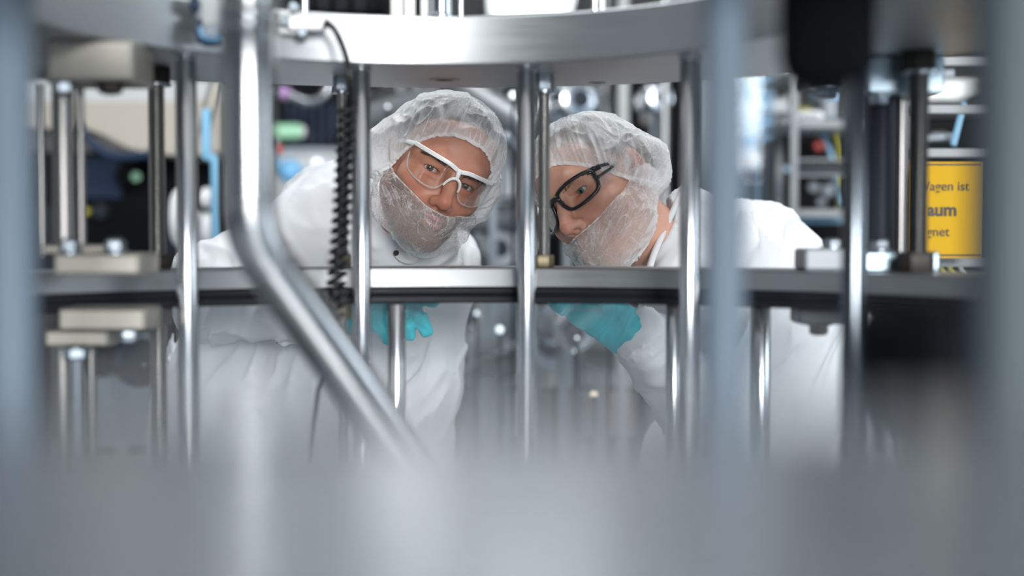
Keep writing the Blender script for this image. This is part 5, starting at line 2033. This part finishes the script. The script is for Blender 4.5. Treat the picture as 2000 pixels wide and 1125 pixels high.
MB().rbox((px_x((x0 + x1) / 2, Y), Y + .012, px_z(312, Y)), (px_x(x1, Y) - px_x(x0, Y) - .02, .02, .006), .001).build('drawer_edge', M['alu_dull'], t)
MB().rbox((px_x((x0 + x1) / 2, Y), Y + .012, px_z(342, Y)), (px_x(x1, Y) - px_x(x0, Y) - .02, .02, .006), .001).build('drawer_edge', M['alu_dull'], t)
for a, b in (((1584, 178), (1608, 240)), ((1606, 258), (1628, 312)), ((1632, 345), (1646, 400))):
    p0, p1 = P(*a, Y + .3), P(*b, Y + .3)
    dv = p1 - p0
    MB().rbox((p0 + p1) / 2, (.012, .012, dv.length), .002, dv.to_track_quat('Z', 'Y').to_matrix()).build('brace', M['paleblue'], t)
Y = 4.3
t, c, s = cab('dark_machine', 'black machine with a reddish knob behind the shelf rack', 'machine', 1530, 255, 1690, 900, Y, .5, 'black')
knob(t, 'red_knob', 1597, 286, Y, 9, 'red', .03)
for px, py, r in ((1585, 366, 10), (1612, 372, 13), (1600, 395, 9), (1628, 360, 7)):
    knob(t, 'metal_knob', px, py, Y, r, 'grey', .04)
t, c, s = cab('parts_bin', 'pale grey parts bin on the upper shelf of the aluminium rack', 'bin', 1560, 216, 1612, 236, 3.66, .2, 'white')
panel(t, 'bin_label_strip', 1566, 222, 1600, 230, 3.66, 'grey', .004)
t, c, s = cab('parts_bin', 'grey jar with a blue band on the upper shelf of the aluminium rack', 'bin', 1606, 176, 1640, 236, 3.70, .12, 'grey')
panel(t, 'blue_band', 1612, 180, 1640, 194, 3.70, 'blue', .004)
pts = curve_pts([tuple(P(x, y, 4.12)) for x, y in ((1436, 100), (1458, 160), (1480, 190), (1512, 208), (1560, 214), (1605, 225), (1630, 255), (1642, 300), (1640, 380))] + [tuple(P(1640, 420, 4.293))], 8)
o = MB().tube([Vector(p) for p in pts], .006, 12).build('yellow_hose', M['yellow'], sharp=180)
tag(o, 'yellow hose looping behind the clear panel and through the aluminium rack', 'hose')
c, s = bx(1418, 60, 1512, 440, 3.75, .008)
o = MB().box(c, s).build('clear_panel', M['panel_glass'])
tag(o, 'tall clear bluish panel beside the aluminium rack', 'panel')
t, c, s = cab('equipment_cabinet', 'blue grey cabinet behind the clear panel', 'cabinet', 1366, 140, 1516, 900, 5.4, .6, 'grey')
panel(t, 'dark_door', 1420, 300, 1500, 520, 5.4, 'darkblue')
panel(t, 'pale_door', 1440, 150, 1500, 290, 5.4, 'paleblue')

# the sign and the frame it hangs on
Y = 2.42
t = thing('warning_sign', 'yellow sign with black German words beside the dark threaded rod', 'sign', tuple(P(1850, 505, Y)))
c, s = bx(1776, 316, 1922, 504, Y, .003)
MB().box(c, s).build('sign_plate', M['sign'], t)
for y0, y1 in ((320, 323), (497, 500)):
    c, s = bx(1780, y0, 1918, y1, Y - .001, .0012)
    MB().box(c, s).build('border_line', M['ink'], t)


def lettering(text, px, py, hpx, bold, parent):
    cu = bpy.data.curves.new('lettering', 'FONT')
    cu.body = text
    cu.size = hpx / FPX * Y / .70
    cu.extrude = .0004
    cu.offset = .0009 if bold else .0001
    cu.materials.append(M['ink'])
    tmp = bpy.data.objects.new('lettering_curve', cu)
    COL.objects.link(tmp)
    dg = bpy.context.evaluated_depsgraph_get()
    me = bpy.data.meshes.new_from_object(tmp.evaluated_get(dg))
    bpy.data.objects.remove(tmp)
    bpy.data.curves.remove(cu)
    o = bpy.data.objects.new('lettering', me)
    COL.objects.link(o)
    q = P(px, py, Y - .0012)
    o.parent = parent
    o.location = Vector((q.x, q.y, q.z)) - ORG[parent.name]
    o.rotation_euler = (PI / 2, 0, 0)
    return o


lettering('Wagen ist', 1789, 372, 18, False, t)
lettering('aum', 1811, 421, 24, True, t)
lettering('gnet', 1810, 461, 18, False, t)
Y = 2.54
t = thing('sign_frame', 'aluminium frame carrying the yellow sign', 'frame', (px_x(1860, Y), Y, FLOOR))
for px in (1770, 1960):
    MB().rbox((px_x(px, Y), Y, (FLOOR + .9) / 2), (.022, .022, .9 - FLOOR), .002).build('upright', M['alu_dull'], t)
for py in (124, 216, 300, 512):
    MB().rbox((px_x(1865, Y), Y - .014, px_z(py, Y)), (px_x(1960, Y) - px_x(1770, Y), .018, .016), .002).build('cross_rail', M['alu_dull'], t)
for py in (272, 150):
    MB().rbox((px_x(1865, Y), Y + .30, px_z(py, Y + .3)), (px_x(1960, Y) - px_x(1770, Y), .018, .014), .002, Matrix.Rotation(-.06, 3, 'Y')).build('back_rail', M['grey'], t)
p0, p1 = P(1885, 200, Y + .25), P(1862, 285, Y + .25)
MB().rbox((p0 + p1) / 2, (.012, .012, (p1 - p0).length), .002, (p1 - p0).to_track_quat('Z', 'Y').to_matrix()).build('brace', M['paleblue'], t)
t, c, s = cab('dark_machine', 'dark machine behind the frame of the yellow sign', 'machine', 1716, 225, 2060, 900, 4.4, .6, 'black')
MB().ball(P(1832, 268, 4.0), (.03, .03, .014)).build('bright_cap', M['chrome'], t, 180)
for i, px in enumerate((1832, 1850, 1872)):
    pts = curve_pts([tuple(P(x, y, 2.62)) for x, y in ((px, 508), (px + 6, 525), (px + 14, 545), (px + 8, 600))], 8)
    o = MB().tube([Vector(p) for p in pts], .004, 10).build('hanging_wire', M['yellow' if i < 2 else 'white'], sharp=180)
    tag(o, ('yellow wire hanging under the yellow sign, beside the dark nut', 'yellow wire hanging under the middle of the yellow sign', 'white wire hanging under the yellow sign')[i], 'wire', 'wires below the sign')
